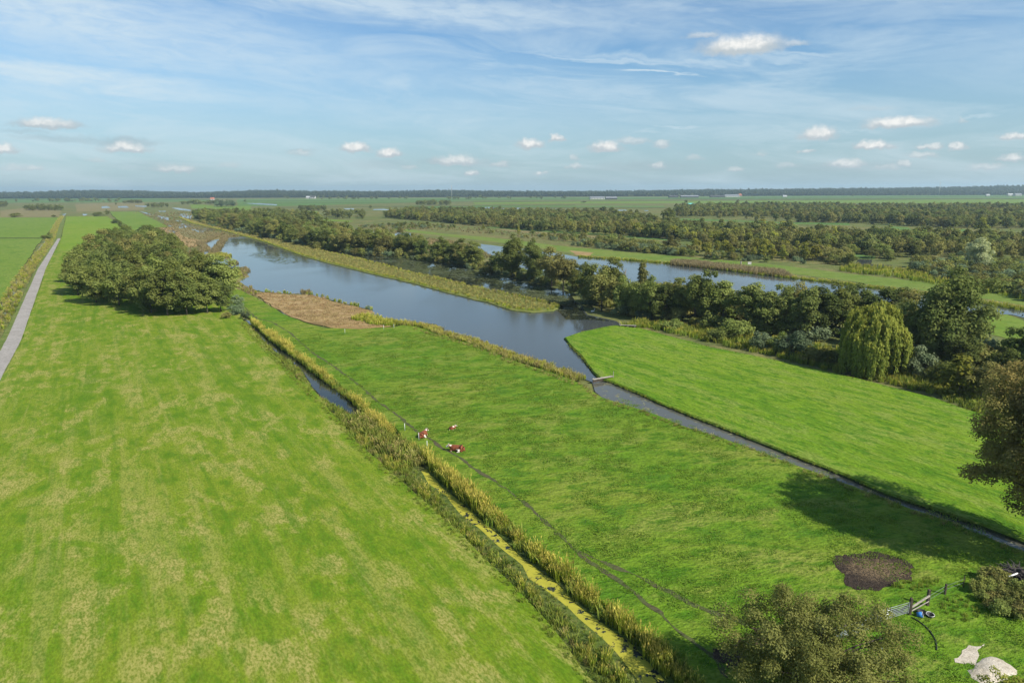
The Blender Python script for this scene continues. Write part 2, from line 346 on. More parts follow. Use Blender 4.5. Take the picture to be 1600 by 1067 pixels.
L_BROWN = leaf_mat('turning oak leaves', (0.165, 0.18, 0.048), (0.37, 0.28, 0.1), hue=.0, val=.0)
L_FARW = leaf_mat('far wood leaves', (0.14, 0.165, 0.046), (0.22, 0.235, 0.078), val=.3)
REED = leaf_mat('reed blades', (0.2, 0.27, 0.025), (0.27, 0.31, 0.035), .34, .012, .25, tipcol=(.55,.46,.10))
REED_B = leaf_mat('brown reed blades', (0.19, 0.17, 0.065), (0.27, 0.22, 0.1), .34, .012, .25, tipcol=(.34,.27,.15))
REED_G = leaf_mat('green bank herbs', (0.15, 0.21, 0.028), (0.22, 0.27, 0.045), .3, .02, .3, tipcol=(.27,.27,.06))
HERB = leaf_mat('dry bank herbs', (0.22, 0.23, 0.055), (0.3, 0.28, 0.085), .3, .02, .3, tipcol=(.40,.34,.12))
STUB = leaf_mat('reed stubble', (0.3, 0.21, 0.09), (0.4, 0.3, 0.15), .3, .02, .2)
GRASSB = leaf_mat('pasture tufts', (0.16, 0.28, 0.03), (0.22, 0.31, 0.05), .5, .015, .2)
LILY = leaf_mat('lily pads', (.07,.09,.035), (.11,.12,.055), 0, .02, .3)
BARK = simple('bark', (.09,.075,.055), .9); WOOD_OLD = simple('weathered wood', (.30,.27,.22), .9, .3, 6); WOOD_DK = simple('dark post wood', (.07,.055,.04), .9)
GALV = simple('galvanised steel', (.42,.44,.45), .4, .15, 8, .6); WHITEP = simple('white plastic', (.75,.75,.72), .5, .05)
HIDE_R = simple('red brown hide', (.19,.055,.022), .7, .3, 3); HIDE_W = simple('white hide', (.62,.56,.48), .8, .12)
BLACKP = simple('black rubber', (.02,.02,.022), .6, .2); BLUEP = simple('blue plastic', (.05,.22,.55), .4, .1); PINK = simple('pink plastic', (.6,.2,.2), .4, .1)
R_TILE = simple('orange roof tiles', (.36,.12,.06), .8); R_GREY = simple('grey sheet roof', (.20,.21,.22), .6); R_DARK = simple('dark roof', (.06,.055,.055), .8)
R_TEAL = simple('turquoise roof', (.12,.42,.36), .5); R_WHITE = simple('white roof', (.42,.43,.42), .6); R_LG = simple('pale green roof', (.38,.52,.42), .6)
W_BRICK = simple('brick wall', (.24,.13,.09), .9); W_WHITE = simple('white wall', (.45,.44,.41), .8); W_DARK = simple('dark timber wall', (.06,.06,.055), .9); GLASSM = simple('dark window glass', (.03,.04,.05), .1)

# ------------------------------------------------------------------ terrain
def ground_sheet():
    # one sheet to the horizon: rings of cells growing with distance
    me = mesh_np('ground', [(-9000,-600,0),(9000,-600,0),(9000,12000,0),(-9000,12000,0)], [(0,1,2,3)], MARSH)
    o = mobj('ground', me); tag(o, kind='structure'); return o
ground_sheet()
Z_STRIP, Z_WATER, Z_FLD = 0.02, 0.13, 0.60
ZI_ = [0]
def land(name, pts, z=Z_STRIP, mat=MARSH, wob=.5, step=3.0):
    ZI_[0] += 1; z = z+.0028*ZI_[0]; return sheet(name, g2(pts, z), z, mat, wob, step)
def field(name, pts, mat, z=Z_FLD, skirt=.6, wob=.3, smat=BANK): return sheet(name, g2(pts, z), z, mat, wob, 2.0, skirt=skirt, skirt_mat=smat)

A_PX = [(103,338),(95,372),(72,420),(34,530),(0,597),(-100,790),(-320,1200),(1020,1200),(933,1067),(852,965),(800,911),(759,873),(705,822),(666,785),(636,759),(600,727),(556,690),(540,672),(500,622),(440,568),(405,530),(380,500),(372,480),(350,455),(300,420),(240,385),(192,356),(168,338)]
C_PX = [(244,366),(262,377),(268,386),(285,396),(302,407),(328,425),(350,440),(365,448),(400,465),(450,495),(505,512),(560,514),(615,511),(627,508),(650,510),(685,521),(750,540),(800,563),(850,578),(912,601),(940,621),(1007,641),(1055,660),(1125,682),(1200,709),(1256,731),(1340,762),(1419,793),(1481,813),(1588,858),(1700,900),(2000,990),(2200,1250),(1180,1200),
 (1165,1150),(1092,1070),(1060,1033),(1020,994),(970,956),(942,936),(892,896),(858,866),(810,826),(757,782),(727,752),(706,740),(666,708),(630,682),(606,660),(582,640),(540,607),(496,573),(447,536),(400,504),(376,484),(362,468),(335,448),(290,420),(255,392),(238,368)]
D_PX = [(884,527),(912,517),(962,508),(1000,513),(1050,526),(1112,542),(1200,560),(1222,564),(1359,596),(1462,622),(1500,636),(1620,675),(1800,730),(2100,880),(2100,1010),(1750,900),(1594,841),(1537,819),(1425,782),(1312,737),(1200,692),(1100,655),(1007,617),(955,595),(940,591),(915,562),(896,543),(889,536)]
field('meadow', A_PX, MEADOW)
field('pasture', C_PX, PASTURE)
field('lush_pasture', D_PX, PASTURE_R)
# far end of the mown meadow, beyond the road, a livelier green
sheet('far_meadow', g2([(104,339),(96,374),(92,392),(150,392),(215,372),(190,357),(167,339)], Z_FLD+.012), Z_FLD+.012, MEADOW_FAR, .3)
field('green_field', [(172,331),(215,331),(262,354),(228,357),(205,360),(193,352),(176,337)], FIELD_L)
field('roadside_verge', [(97,340),(93,350),(82,378),(57,418),(34,465),(12,510),(-12,550),(-130,760),(-400,1230),(-330,1230),(-102,792),(-1,598),(33,530),(71,420),(94,372),(102,338)], VERGE, z=Z_FLD-.05, wob=.15)
field('left_field', [(-900,340),(92,340),(82,355),(64,374),(34,417),(4,465),(-60,560),(-500,1000),(-900,1000)], FIELD_L, wob=.4)
sheet('field_drain', g2([(-900,371),(62,371.6),(62,372.8),(-900,372.3)], Z_FLD+.01), Z_FLD+.01, BANK, .1)
ro = sheet('road', g2([(90,372.5),(59,420),(10,530),(-28,600),(-150,790),(-420,1200),(-330,1200),(-103,790),(-2,597),(33,530),(71,420),(94.5,372.5)], Z_FLD+.02), Z_FLD+.02, ROADM, .05)
# green and straw strips of the marsh
for pts, m_ in [
  (q('Z5',[(870,380),(1000,393),(1200,418),(1400,438),(1600,453)])+q('Z6',[(200,463),(600,510),(800,533),(1050,558),(1300,578),(1600,603)])+q('ZR',[(300,373),(550,398),(800,428),(1190,473),(1600,508),(1800,530)])+[(1700,490)]+[(1600,477),(1524,465),(1435,453),(1366,445),(1297,435),(1222,426),(1136,417),(1050,410),(1000,407),(950,402),(900,397),(860,390),(780,379),(740,374),(650,364),(614,359)], DYKE_G),
  (q('Z6',[(100,372),(500,398),(1000,428),(1500,468),(1510,480),(1000,438),(500,408),(100,380)]), FIELD_FAR),
  (q('Z6',[(180,384),(500,412),(840,438),(1200,466),(1200,474),(840,452),(560,432),(380,420),(180,392)]), TAN),
  (q('Z5',[(320,315),(420,316),(560,326),(540,334),(330,326)]), FIELD_L),
  (q('Z5',[(100,250),(280,252),(300,270),(90,268)]), FIELD_L),
  (q('Z4',[(510,265),(640,265),(770,280),(1150,280),(1140,325),(1000,330),(720,305),(530,305)]), FIELD_L),
  (q('Z4',[(0,330),(110,360),(420,420),(520,450),(480,480),(330,470),(250,490)][:0])or q('Z4',[(90,495),(230,495),(330,500),(520,520),(690,640),(600,690),(560,710),(340,710),(290,650),(200,590)]), STRAW),
  (q('ZA',[(1040,310),(1180,330),(1340,370),(1560,420),(1290,430),(1150,400)]), TAN),
  (q('Z5',[(800,430),(870,425),(1010,470),(1340,480),(1380,530),(1290,520),(960,500),(830,470)]), STRAW),
  (q('Z6',[(740,555),(940,575),(900,605),(800,590)]), STRAW),
  (q('Z8',[(0,655),(270,690),(260,715),(0,705)]), FIELD_FAR),
  (q('Z8',[(590,710),(1080,745),(1090,770),(620,735)]), FIELD_L),
  (q('Z8',[(600,738),(1100,775),(1090,800),(680,765)]), TAN),
  (q('Z7',[(130,352),(600,368),(1150,386),(1640,392),(1640,412),(1150,400),(600,380),(140,368)]), FIELD_FAR),
  (q('Z8',[(400,420),(550,430),(620,455),(420,460)]), FIELD_FAR),
  (q('Z8',[(930,440),(1130,448),(1060,490),(960,470)]), FIELD_FAR),
  (q('Z3',[(0,330),(250,300),(640,330),(610,392),(90,400),(0,400)]), TAN),
  (q('Z3',[(780,260),(1500,240),(1500,320),(800,340)]), STRAW if False else TAN),
  (q('ZR',[(1420,615),(1520,610),(1620,640),(1620,760),(1440,700)]), FIELD_L),
  ]:
    land('marsh_strip' if m_ in (STRAW, TAN) else 'grass_strip', pts, mat=m_, wob=1.0)
# the flat orange reed bed in the lake and the marshy shore left of it
BED = [(398,459),(412,457),(440,460),(482,461),(505,466),(525,473),(555,479),(579,486),(576,492),(560,498),(590,505),(610,509),(560,514),(520,513),(490,505),(450,493),(425,478)]
SHORE = [(302,407),(300,400),(322,398),(362,401),(360,404),(325,407),(330,418),(350,420),(380,422),(387,432),(372,440),(384,447),(400,453),(400,466),(365,449),(330,425)]
# far green farmland strips (flat, painted by the ground's own sheets)
for pts, m_ in [
  ([(-1500,312),(0,309.5),(220,310),(330,312),(340,315),(0,317),(-1500,320)], FIELD_FAR),
  ([(370,311.5),(760,309),(1040,308),(1320,305.5),(1600,304),(2800,300),(2800,306),(1600,310),(1320,310.5),(1040,311.5),(760,313.5),(450,322),(372,322)], FIELD_FAR),
  ([(740,316),(1040,313.5),(1320,312.5),(1600,311.5),(2800,309),(2800,315),(1600,318),(1320,317.5),(1040,317.5),(740,319)], FIELD_L),
  ([(740,320.5),(1040,322),(1040,324),(740,323.5)], FIELD_FAR),
  ([(640,322),(760,323),(760,328),(640,326)], FIELD_FAR),
  ]:
    land('farmland', pts, z=.02, mat=m_, wob=4)
for (x0, y0, x1, y1) in [(372,314.6,900,311.2),(900,311.2,1600,306.9),(380,318,900,314.8),(740,315.6,1600,310.6),(440,324.5,900,320.5),(740,324.4,1050,325),(0,312.6,340,312.4),(1040,311.6,1600,310.8)]:
    sheet('field_boundary', g2([(x0,y0-.28),(x1,y1-.28),(x1,y1+.28),(x0,y0+.28)], .11), .11+y0*.00003, BANK, 2.5, 8)

# water
LAKE = [(377,370),(350,372),(325,377),(313,383),(323,387),(320,392),(298,395),(322,398),(362,401),(325,407),(332,419),(350,420),(380,422),(387,432),(370,440),(380,446),(400,453),(412,456),(440,459),(482,460),(505,465),(525,472),(555,478),(581,485),(575,495),(612,503),(632,506),(650,504),(682,506),(695,518),(747,533),(800,557),(850,572),(905,592),(960,610),(1000,600),(1000,520),(965,502),(915,492),(905,478),(887,455),(850,446),(812,438),(750,426),(725,416),(675,409),(625,404),(560,396),(500,384),(450,374),(405,366)]
sheet('lake', g2(LAKE, Z_WATER), Z_WATER, WATER, .8, 4)
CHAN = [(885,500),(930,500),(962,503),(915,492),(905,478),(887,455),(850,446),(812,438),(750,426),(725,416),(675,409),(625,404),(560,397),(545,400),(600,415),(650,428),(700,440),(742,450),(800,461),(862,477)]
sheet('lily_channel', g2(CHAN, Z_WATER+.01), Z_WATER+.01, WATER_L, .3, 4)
CANAL = [(745,384),(752,381),(780,385),(860,394),(905,402),(950,405),(990,409),(1050,414),(1136,424),(1222,434),(1297,443),(1366,452),(1435,461),(1524,473),(1586,484),(1700,505),(1700,520),(1586,492),(1530,489),(1480,490),(1400,492),(1300,494),(1160,482),(1050,465),(950,448),(850,432),(770,402)]
sheet('canal', g2(CANAL, Z_WATER), Z_WATER, WATER, .8, 4)
sheet('narrow_ditch', g2([(383,500),(395,503),(422,531),(472,568),(510,598),(550,628),(572,650),(560,655),(550,647),(532,638),(502,621),(486,601),(470,576),(432,551),(400,521)], Z_WATER), Z_WATER, WATER_D, .15, 2)
sheet('side_ditch', g2([(925,596),(960,598),(1020,618),(1110,654),(1210,690),(1322,735),(1435,780),(1547,819),(1604,841),(1760,900),(1740,925),(1580,862),(1470,816),(1400,790),(1330,765),(1246,733),(1190,711),(1115,685),(1045,662),(997,643),(945,624),(930,612)], Z_WATER), Z_WATER+.01, SCUM, .1, 3)
DW_L = [(654,736),(667,757),(694,777),(716,804),(742,826),(769,849),(789,867),(813,884),(822,904),(855,928),(887,954),(914,978),(940,1000),(962,1022),(986,1050),(1005,1075),(1060,1140)]
DW_R = [(672,731),(681,744),(705,768),(731,790),(756,811),(780,830),(802,852),(821,872),(833,880),(876,912),(903,941),(953,978),(990,1004),(1014,1033),(1043,1061),(1110,1130)]
sheet('duckweed_ditch', g2(DW_L[:]+DW_R[::-1], Z_WATER), Z_WATER, WEED, .12, 1.5)
sheet('ditch_bank', g2([(x+3,y-2) for x, y in DW_L]+[(1000,1170),(925,1075),(845,970),(792,914),(750,876),(695,824),(655,787),(625,761),(590,729),(552,700),(535,668),(560,658),(600,690),(652,720)], .2), .2, BANKG, .12, 1.2)
sheet('ditch_bank', g2([(x-3,y+2) for x, y in DW_R[1:]]+[(1170,1145),(1095,1065),(1065,1030),(1025,990),(975,950),(950,930),(900,890),(862,862),(815,822),(760,780),(730,750),(700,730),(668,706),(650,712)], .2), .2, BANKG, .12, 1.2)
sheet('roadside_ditch', g2([(97,338),(88,352),(77,382),(50,415),(31,440),(14,480),(-10,520),(-130,700),(-170,700),(-35,520),(-6,480),(22,440),(44,410),(71,375),(85,350),(93,338)], Z_WATER), Z_WATER, WATER_D, .25, 2)
for pts in [q('Z4',[(320,298),(400,300),(520,320),(520,333),(400,322)]), q('Z4',[(400,380),(530,378),(520,415),(450,405)]), q('Z4',[(430,460),(550,495),(400,512),(385,490)]), q('Z4',[(520,520),(600,518),(740,512),(760,530),(670,545),(640,562),(580,545)]),
   q('Z4',[(270,535),(330,532),(385,548),(350,560)]), q('Z4',[(125,545),(200,572),(205,585),(185,583)]), q('Z4',[(205,580),(250,595),(245,602)]), q('Z4',[(278,605),(300,605),(328,635),(300,642)]), q('Z4',[(242,652),(268,655),(300,700),(270,698)]),
   q('Z4',[(225,460),(320,490),(300,495)]), q('Z4',[(135,380),(180,382),(290,400),(290,432),(200,410)]), q('Z4',[(-20,333),(60,350),(130,375),(60,362)]), q('Z4',[(0,280),(55,280),(55,292),(0,290)]), q('Z4',[(350,430),(420,432),(430,445),(390,440)]), q('Z4',[(180,332),(260,330),(260,340),(190,340)]), q('Z4',[(410,362),(490,365),(485,374),(405,374)]),
   q('Z4',[(1080,250),(1240,252),(1420,262),(1415,275),(1180,262)]),
   q('Z3',[(1055,285),(1110,280),(1155,298),(1060,305)]), q('Z3',[(1225,282),(1320,280),(1345,298),(1230,298)]), q('Z3',[(1405,275),(1530,278),(1520,292),(1410,285)]), q('Z3',[(650,358),(690,358),(668,388),(648,388)]), q('Z3',[(858,362),(915,365),(890,380),(862,378)]),
   q('Z5',[(580,385),(600,385),(650,415),(640,425),(600,425)]), q('Z5',[(690,405),(735,408),(742,432),(690,425)]), q('Z5',[(895,418),(1010,422),(1010,450),(965,458),(870,438)]), q('Z5',[(485,228),(565,228),(565,238),(490,236)]), q('Z5',[(715,234),(800,232),(845,238),(830,244),(715,241)]),
   q('Z6',[(0,222),(130,218),(250,232),(180,236)]), q('Z6',[(300,228),(370,222),(400,232),(320,236)]), q('Z6',[(550,232),(680,232),(690,240),(560,240)]), q('Z6',[(840,236),(1040,238),(1045,245),(860,245)]), q('Z6',[(1100,240),(1195,240),(1195,247),(1110,248)]), q('Z6',[(1335,243),(1365,243),(1365,249),(1335,249)]), q('Z6',[(1310,275),(1380,275),(1380,280),(1310,280)]),
   q('Z8',[(110,715),(240,720),(250,760),(420,770),(400,800),(90,790)]), q('ZB',[(640,890),(700,885),(720,900),(660,905)]), q('ZB',[(330,805),(420,810),(450,860),(380,850)])]:
    ZI_[0] += 1; o = sheet('pond', g2(pts, Z_WATER), Z_WATER+.0006*ZI_[0], WATER, .5, 3)

F_PX = [(280,340),(295,345),(350,355),(400,365),(450,379),(500,392),(565,407),(600,416),(650,430),(700,440),(742,451),(800,462),(860,476),(871,481),(862,485),(830,487),(800,484),(762,471),(750,469),(700,457),(650,443),(600,432),(550,420),(510,410),(462,396),(425,382),(400,374),(380,369),(355,362),(300,349)]
field('causeway', F_PX, DYKE, z=.45, skirt=.9)
field('reed_bed', BED, STRAW, z=.30, skirt=.3, wob=.7)
field('marsh_shore', SHORE, TAN, z=.26, skirt=.3, wob=.7)
# trail, mud and sand on the pastures
def ribbon(name, px, wid, z, mat, wob=.06):
    P = np.array(g2(px, z)); L_ = densify(P, .5, .14, closed=False, far=0); T = np.gradient(L_, axis=0); T /= np.linalg.norm(T, axis=1)[:, None]+1e-9
    O = np.stack([-T[:, 1], T[:, 0]], 1); n = len(L_); w = np.maximum(.05, wid*(1+.6*smooth_noise(n, 4)+.45*RNG.uniform(-1, 1, n))); w[0] = w[-1] = .03
    A_, B_ = L_+O*w[:, None]/2, L_-O*w[:, None]/2
    V = [(a[0], a[1], z) for a in A_]+[(b[0], b[1], z) for b in B_]; F = [(i, n+i, n+i+1, i+1) for i in range(n-1)]
    o = mobj(name, mesh_np(name, V, F, mat)); return tag(o, kind='structure')
TR = [(372,470),(400,497),(425,503),(452,519),(471,536),(490,552),(525,575),(562,602),(587,625),(622,650),(650,672),(675,687),(695,702),(720,715),(739,731),(769,749),(802,772),(831,794),(855,819),(870,831)]
ribbon('cow_trail', TR, .38, Z_FLD+.012, SOIL)
ribbon('cow_trail', [(868,829),(896,856),(931,873),(975,891),(1019,912),(1058,932),(1106,952),(1150,969),(1185,985),(1230,1010)], .40, Z_FLD+.016, SOIL)
ribbon('cow_trail', [(872,831),(905,866),(953,897),(986,923),(1030,958),(1062,987),(1100,1015),(1117,1030),(1140,1060)], .36, Z_FLD+.02, SOIL)
MUDP = [(1119,1021),(1125,1008),(1148,1003),(1160,990),(1180,984),(1205,992),(1215,1012),(1190,1040),(1165,1052),(1130,1046)]
sheet('mud_patch', g2(MUDP, Z_FLD+.024), Z_FLD+.024, MUD, .45, .35)
def mound(name, px, mat, hmax, z0, sp=.35, kind='structure'):
    W_ = np.array(g2(px, z0)); W_ = densify(W_, .25, .14, far=0); c = W_.mean(0)
    rings = [1, .93, .8, .62, .42, .2]; V = []; F = []; n = len(W_)
    for k, r in enumerate(rings):
        for p in W_:
            d = p-c; zz = z0+hmax*(1-r**2)*RNG.uniform(.8, 1.0) if k else z0-.02
            V.append((c[0]+d[0]*r, c[1]+d[1]*r, zz))
    for k in range(len(rings)-1):
        for i in range(n):
            j = (i+1) % n; F.append((k*n+i, k*n+j, (k+1)*n+j, (k+1)*n+i))
    V.append((c[0], c[1], z0+hmax)); b = (len(rings)-1)*n
    for i in range(n): F.append((b+i, b+(i+1) % n, len(V)-1))
    me = mesh_np(name, V, F, mat, True); bm = bmesh.new(); bm.from_mesh(me); bmesh.ops.recalc_face_normals(bm, faces=bm.faces); bm.to_mesh(me); bm.free()
    return tag(mobj(name, me), kind=kind)
MC = q('ZJ',[(90,60),(160,25),(250,10),(450,25),(560,35),(640,60),(700,110),(740,180),(730,240),(600,280),(480,300),(260,295),(180,200),(130,120)])
sheet('dung_patch', g2(MC, Z_FLD+.02), Z_FLD+.02, DUNG, .45, .3)
sheet('dry_earth_patch', g2(q('ZJ',[(1080,820),(1170,750),(1300,735),(1310,790),(1230,850),(1180,900),(1100,880)]), Z_FLD+.024), Z_FLD+.024, SAND, .45, .35)
mound('sand_patch', q('ZJ',[(1270,860),(1350,825),(1430,850),(1560,930),(1480,990),(1400,1035),(1300,1050),(1200,990),(1150,940)]), SAND, .22, Z_FLD+.02)

# wooded ridge on the horizon
TOPL = [(-1600,309),(-700,303),(-200,302),(0,301),(60,300),(120,297.5),(180,297.5),(250,299.5),(310,301),(350,299.5),(430,297),(480,298.5),(600,299.5),(700,297),(800,299),(900,299.3),(1000,298),(1100,296.5),(1250,295.5),(1320,294.5),(1400,294),(1500,292.5),(1580,290),(1650,290.5),(2000,290),(2600,288),(3200,287)]
D1, D2 = 3300.0, 4100.0
def ridge_h(x):   # ground height at the crest so that the tree tops reach the photographed skyline
    # x is the lateral position at D2; convert to the pixel column
    zc = D2*math.cos(PITCH); px = 800+x/zc*FPX*1.0
    ys = np.interp(px, [p[0] for p in TOPL], [p[1] for p in TOPL])
    d = ray(px, ys); t = D2/d.y; return max(6, CAM_H+d.z*t-13)
HX = np.linspace(-6500, 7500, 281); rows = [(D1, 0), (D1+260, .25), (D1+520, .62), (D2, 1.0), (D2+700, .9), (D2+1800, .3)]
HH = np.array([ridge_h(x) for x in HX])+RNG.uniform(-.6, .6, len(HX))
V = []; F = []
for k, (y, f) in enumerate(rows):
    for x, h in zip(HX, HH): V.append((x*(y/D2), y, h*f-.05*(k == 0)))
for k in range(len(rows)-1):
    for i in range(len(HX)-1):
        a = k*len(HX)+i; F.append((a, a+1, a+len(HX)+1, a+len(HX)))
tag(mobj('hills', mesh_np('hills', V, F, MARSH, True)), kind='structure')
def hill_z(x, y):
    xr = x*D2/y; h = np.interp(xr, HX, HH); f = np.interp(y, [r[0] for r in rows], [r[1] for r in rows]); return h*f

# ------------------------------------------------------------------ scattering of uncountable growth
def scatter(name, P, protos, label, scl=(.8,1.2), z=0.0, kind='stuff', cat=None, tilt=.08, sz=None):
    """P: (n,2) or (n,3) points; instances of the (unlinked) prototype objects, picked at random"""
    P = np.asarray(P, float); n = len(P)
    if n == 0: return None
    if P.shape[1] == 2: P = np.column_stack([P, np.full(n, z)])
    me = bpy.data.meshes.new(name); me.vertices.add(n); me.vertices.foreach_set('co', P.ravel())
    a = me.attributes.new('rot', 'FLOAT_VECTOR', 'POINT'); rv = np.column_stack([RNG.uniform(-tilt, tilt, n), RNG.uniform(-tilt, tilt, n), RNG.uniform(0, 6.283, n)]); a.data.foreach_set('vector', rv.ravel().astype(np.float32))
    s = RNG.uniform(scl[0], scl[1], n); s2 = s*RNG.uniform(.85, 1.15, n)
    if sz is not None: s = s*sz; s2 = s2*sz
    a = me.attributes.new('scl', 'FLOAT_VECTOR', 'POINT'); a.data.foreach_set('vector', np.column_stack([s, s, s2]).ravel().astype(np.float32))
    a = me.attributes.new('vid', 'INT', 'POINT'); a.data.foreach_set('value', RNG.integers(0, len(protos), n).astype(np.int32))
    o = mobj(name, me); tag(o, label, cat, kind=kind)
    ng = bpy.data.node_groups.new(name, 'GeometryNodeTree'); ng.interface.new_socket('Geometry', in_out='INPUT', socket_type='NodeSocketGeometry'); ng.interface.new_socket('Geometry', in_out='OUTPUT', socket_type='NodeSocketGeometry')
    gi = ng.nodes.new('NodeGroupInput'); go = ng.nodes.new('NodeGroupOutput'); jn = ng.nodes.new('GeometryNodeJoinGeometry')
    def attr(nm, ty):
        x = ng.nodes.new('GeometryNodeInputNamedAttribute'); x.data_type = ty; x.inputs['Name'].default_value = nm; return x.outputs['Attribute']
    ar, as_, av = attr('rot', 'FLOAT_VECTOR'), attr('scl', 'FLOAT_VECTOR'), attr('vid', 'INT')
    for k, pr in enumerate(protos):
        io = ng.nodes.new('GeometryNodeInstanceOnPoints'); ob = ng.nodes.new('GeometryNodeObjectInfo'); ob.inputs['Object'].default_value = pr; ob.inputs['As Instance'].default_value = True
        cp = ng.nodes.new('FunctionNodeCompare'); cp.data_type = 'INT'; cp.operation = 'EQUAL'; ng.links.new(av, cp.inputs[2]); cp.inputs[3].default_value = k
        ng.links.new(gi.outputs[0], io.inputs['Points']); ng.links.new(ob.outputs['Geometry'], io.inputs['Instance']); ng.links.new(cp.outputs[0], io.inputs['Selection'])
        er = ng.nodes.new('FunctionNodeEulerToRotation'); ng.links.new(ar, er.inputs[0]); ng.links.new(er.outputs[0], io.inputs['Rotation']); ng.links.new(as_, io.inputs['Scale'])
        ng.links.new(io.outputs[0], jn.inputs[0])
    ng.links.new(jn.outputs[0], go.inputs[0])
    md = o.modifiers.new('scatter', 'NODES'); md.node_group = ng
    return o

def attrs(me, tint, hgt=None):
    a = me.attributes.new('tint', 'FLOAT', 'FACE'); a.data.foreach_set('value', np.asarray(tint, np.float32))
    if hgt is not None:
        a = me.attributes.new('hgt', 'FLOAT', 'POINT'); a.data.foreach_set('value', np.asarray(hgt, np.float32))
def quads_mesh(name, C, Nn, size, mat, tint, elong=1.0, updir=None, bend=0.0):
    """many leaf-sized quads: centres C, normals Nn"""
    n = len(C); Nn = Nn/(np.linalg.norm(Nn, axis=1)[:, None]+1e-9)
    r = RNG.normal(size=(n, 3)) if updir is None else updir+RNG.normal(size=(n, 3))*.15
    U = np.cross(Nn, r); U /= np.linalg.norm(U, axis=1)[:, None]+1e-9; Vv = np.cross(Nn, U)
    s = (size*RNG.uniform(.65, 1.3, n))[:, None]/2
    a = U*s; b = Vv*s*elong
    V = np.stack([C-a*.9-b*.5, C+a*.3-b, C+a+b*.4, C-a*.2+b], 1).reshape(-1, 3)
    me = bpy.data.meshes.new(name); me.vertices.add(4*n); me.vertices.foreach_set('co', V.ravel())
    me.loops.add(4*n); me.loops.foreach_set('vertex_index', np.arange(4*n)); me.polygons.add(n); me.polygons.foreach_set('loop_start', np.arange(0, 4*n, 4)); me.update(calc_edges=True)
    me.materials.append(mat); attrs(me, tint); return me
def blades_mesh(name, n, h, rad, wid, lean, mat, head=0.0):
    """a tuft: n curved blades, three triangles each"""
    V = []; F = []; H = []; T = []
    for i in range(n):
        a = RNG.uniform(0, 6.283); r = rad*math.sqrt(RNG.uniform()); bx, by = r*math.cos(a), r*math.sin(a)
        hh = h*RNG.uniform(.6, 1.1); la = RNG.uniform(0, 6.283); ln = lean*hh*RNG.uniform(.2, 1.2); w = wid*RNG.uniform(.7, 1.3); wa = RNG.uniform(0, 3.14)
        dx, dy = math.cos(la)*ln, math.sin(la)*ln; wx, wy = math.cos(wa)*w/2, math.sin(wa)*w/2; b = len(V)
        V += [(bx-wx, by-wy, 0), (bx+wx, by+wy, 0), (bx+dx*.35-wx*.9, by+dy*.35-wy*.9, hh*.6), (bx+dx*.35+wx*.9, by+dy*.35+wy*.9, hh*.6), (bx+dx, by+dy, hh)]
        F += [(b, b+1, b+3, b+2), (b+2, b+3, b+4)]; H += [0, 0, .6*hh/h, .6*hh/h, hh/h]; t = RNG.uniform(); T += [t, t]
        if head and RNG.uniform() < head:
            b = len(V); k = .10*hh; V += [(bx+dx-wx*1.6, by+dy-wy*1.6, hh-k), (bx+dx+wx*1.6, by+dy+wy*1.6, hh-k), (bx+dx*1.15, by+dy*1.15, hh+k*.8)]; F.append((b, b+1, b+2)); H += [1.1, 1.1, 1.2]; T.append(.9)
    me = mesh_np(name, V, F, mat); attrs(me, T, H); return bpy.data.objects.new(name, me)
reeds = [blades_mesh('reed_clump', 26, 1.75, .45, .075, .30, REED, .5) for _ in range(3)]
reeds_far = [blades_mesh('reed_clump', 22, 1.7, .8, .17, .25, REED) for _ in range(3)]
reeds_b = [blades_mesh('brown_reed_clump', 22, 1.5, .8, .16, .25, REED_B) for _ in range(3)]
herbs = [blades_mesh('herb_clump', 24, .8, .45, .085, .6, REED_G) for _ in range(3)]
herbs_d = [blades_mesh('dry_herb_clump', 22, .75, .45, .07, .5, HERB, .5) for _ in range(3)]
stub = [blades_mesh('stubble_clump', 26, .35, .8, .10, .9, STUB) for _ in range(3)]
tufts = [blades_mesh('grass_tuft', 30, .11, .42, .05, 1.5, GRASSB) for _ in range(3)]
def strip_pts(pxa, pxb, sp, ext=0.0):
    return grid_pts(g2(pxa+pxb[::-1]), sp)
def along(px, z, sp, wid, closed=False):
    P = densify(g2(px, z), sp, 0, closed=closed); n = len(P); r = []
    T = np.gradient(P, axis=0); T /= np.linalg.norm(T, axis=1)[:, None]+1e-9; O = np.stack([-T[:, 1], T[:, 0]], 1)
    k = max(1, int(wid/sp)); out = []
    for i in range(n-1):
        d = np.linalg.norm(P[i+1]-P[i]); m = max(1, int(d/sp*k))
        t = RNG.uniform(0, 1, m); w = RNG.uniform(-.5, .5, m)*wid
        out.append(P[i]+(P[i+1]-P[i])*t[:, None]+O[i]*w[:, None])
    return np.concatenate(out)
# right bank of the central ditch: tall yellow green reeds
RB_L = [(392,506),(422,533),(472,570),(510,600),(550,630),(572,655),(600,680),(640,706),(664,722),(681,746),(705,770),(756,813),(802,854),(833,882),(876,914),(903,943),(953,980),(990,1006),(1014,1035),(1043,1063),(1110,1135)]
RB_R = [(398,506),(438,536),(486,573),(530,607),(572,640),(594,660),(616,682),(652,708),(692,740),(712,752),(742,782),(794,826),(842,866),(876,896),(926,936),(953,956),(1004,994),(1044,1026),(1072,1052),(1100,1085),(1160,1150)]
P = grid_pts(g2(RB_L+RB_R[::-1]), .42)
hn = sum(np.sin(P[:, 0]*math.cos(a)*f+P[:, 1]*math.sin(a)*f+o) for a, f, o in [(.3,.9,0),(1.4,.55,1),(2.3,1.6,2),(.9,.2,3)])
kk = RNG.uniform(size=len(P)); me_ = (hn+RNG.normal(size=len(P))*.6) > -1.3
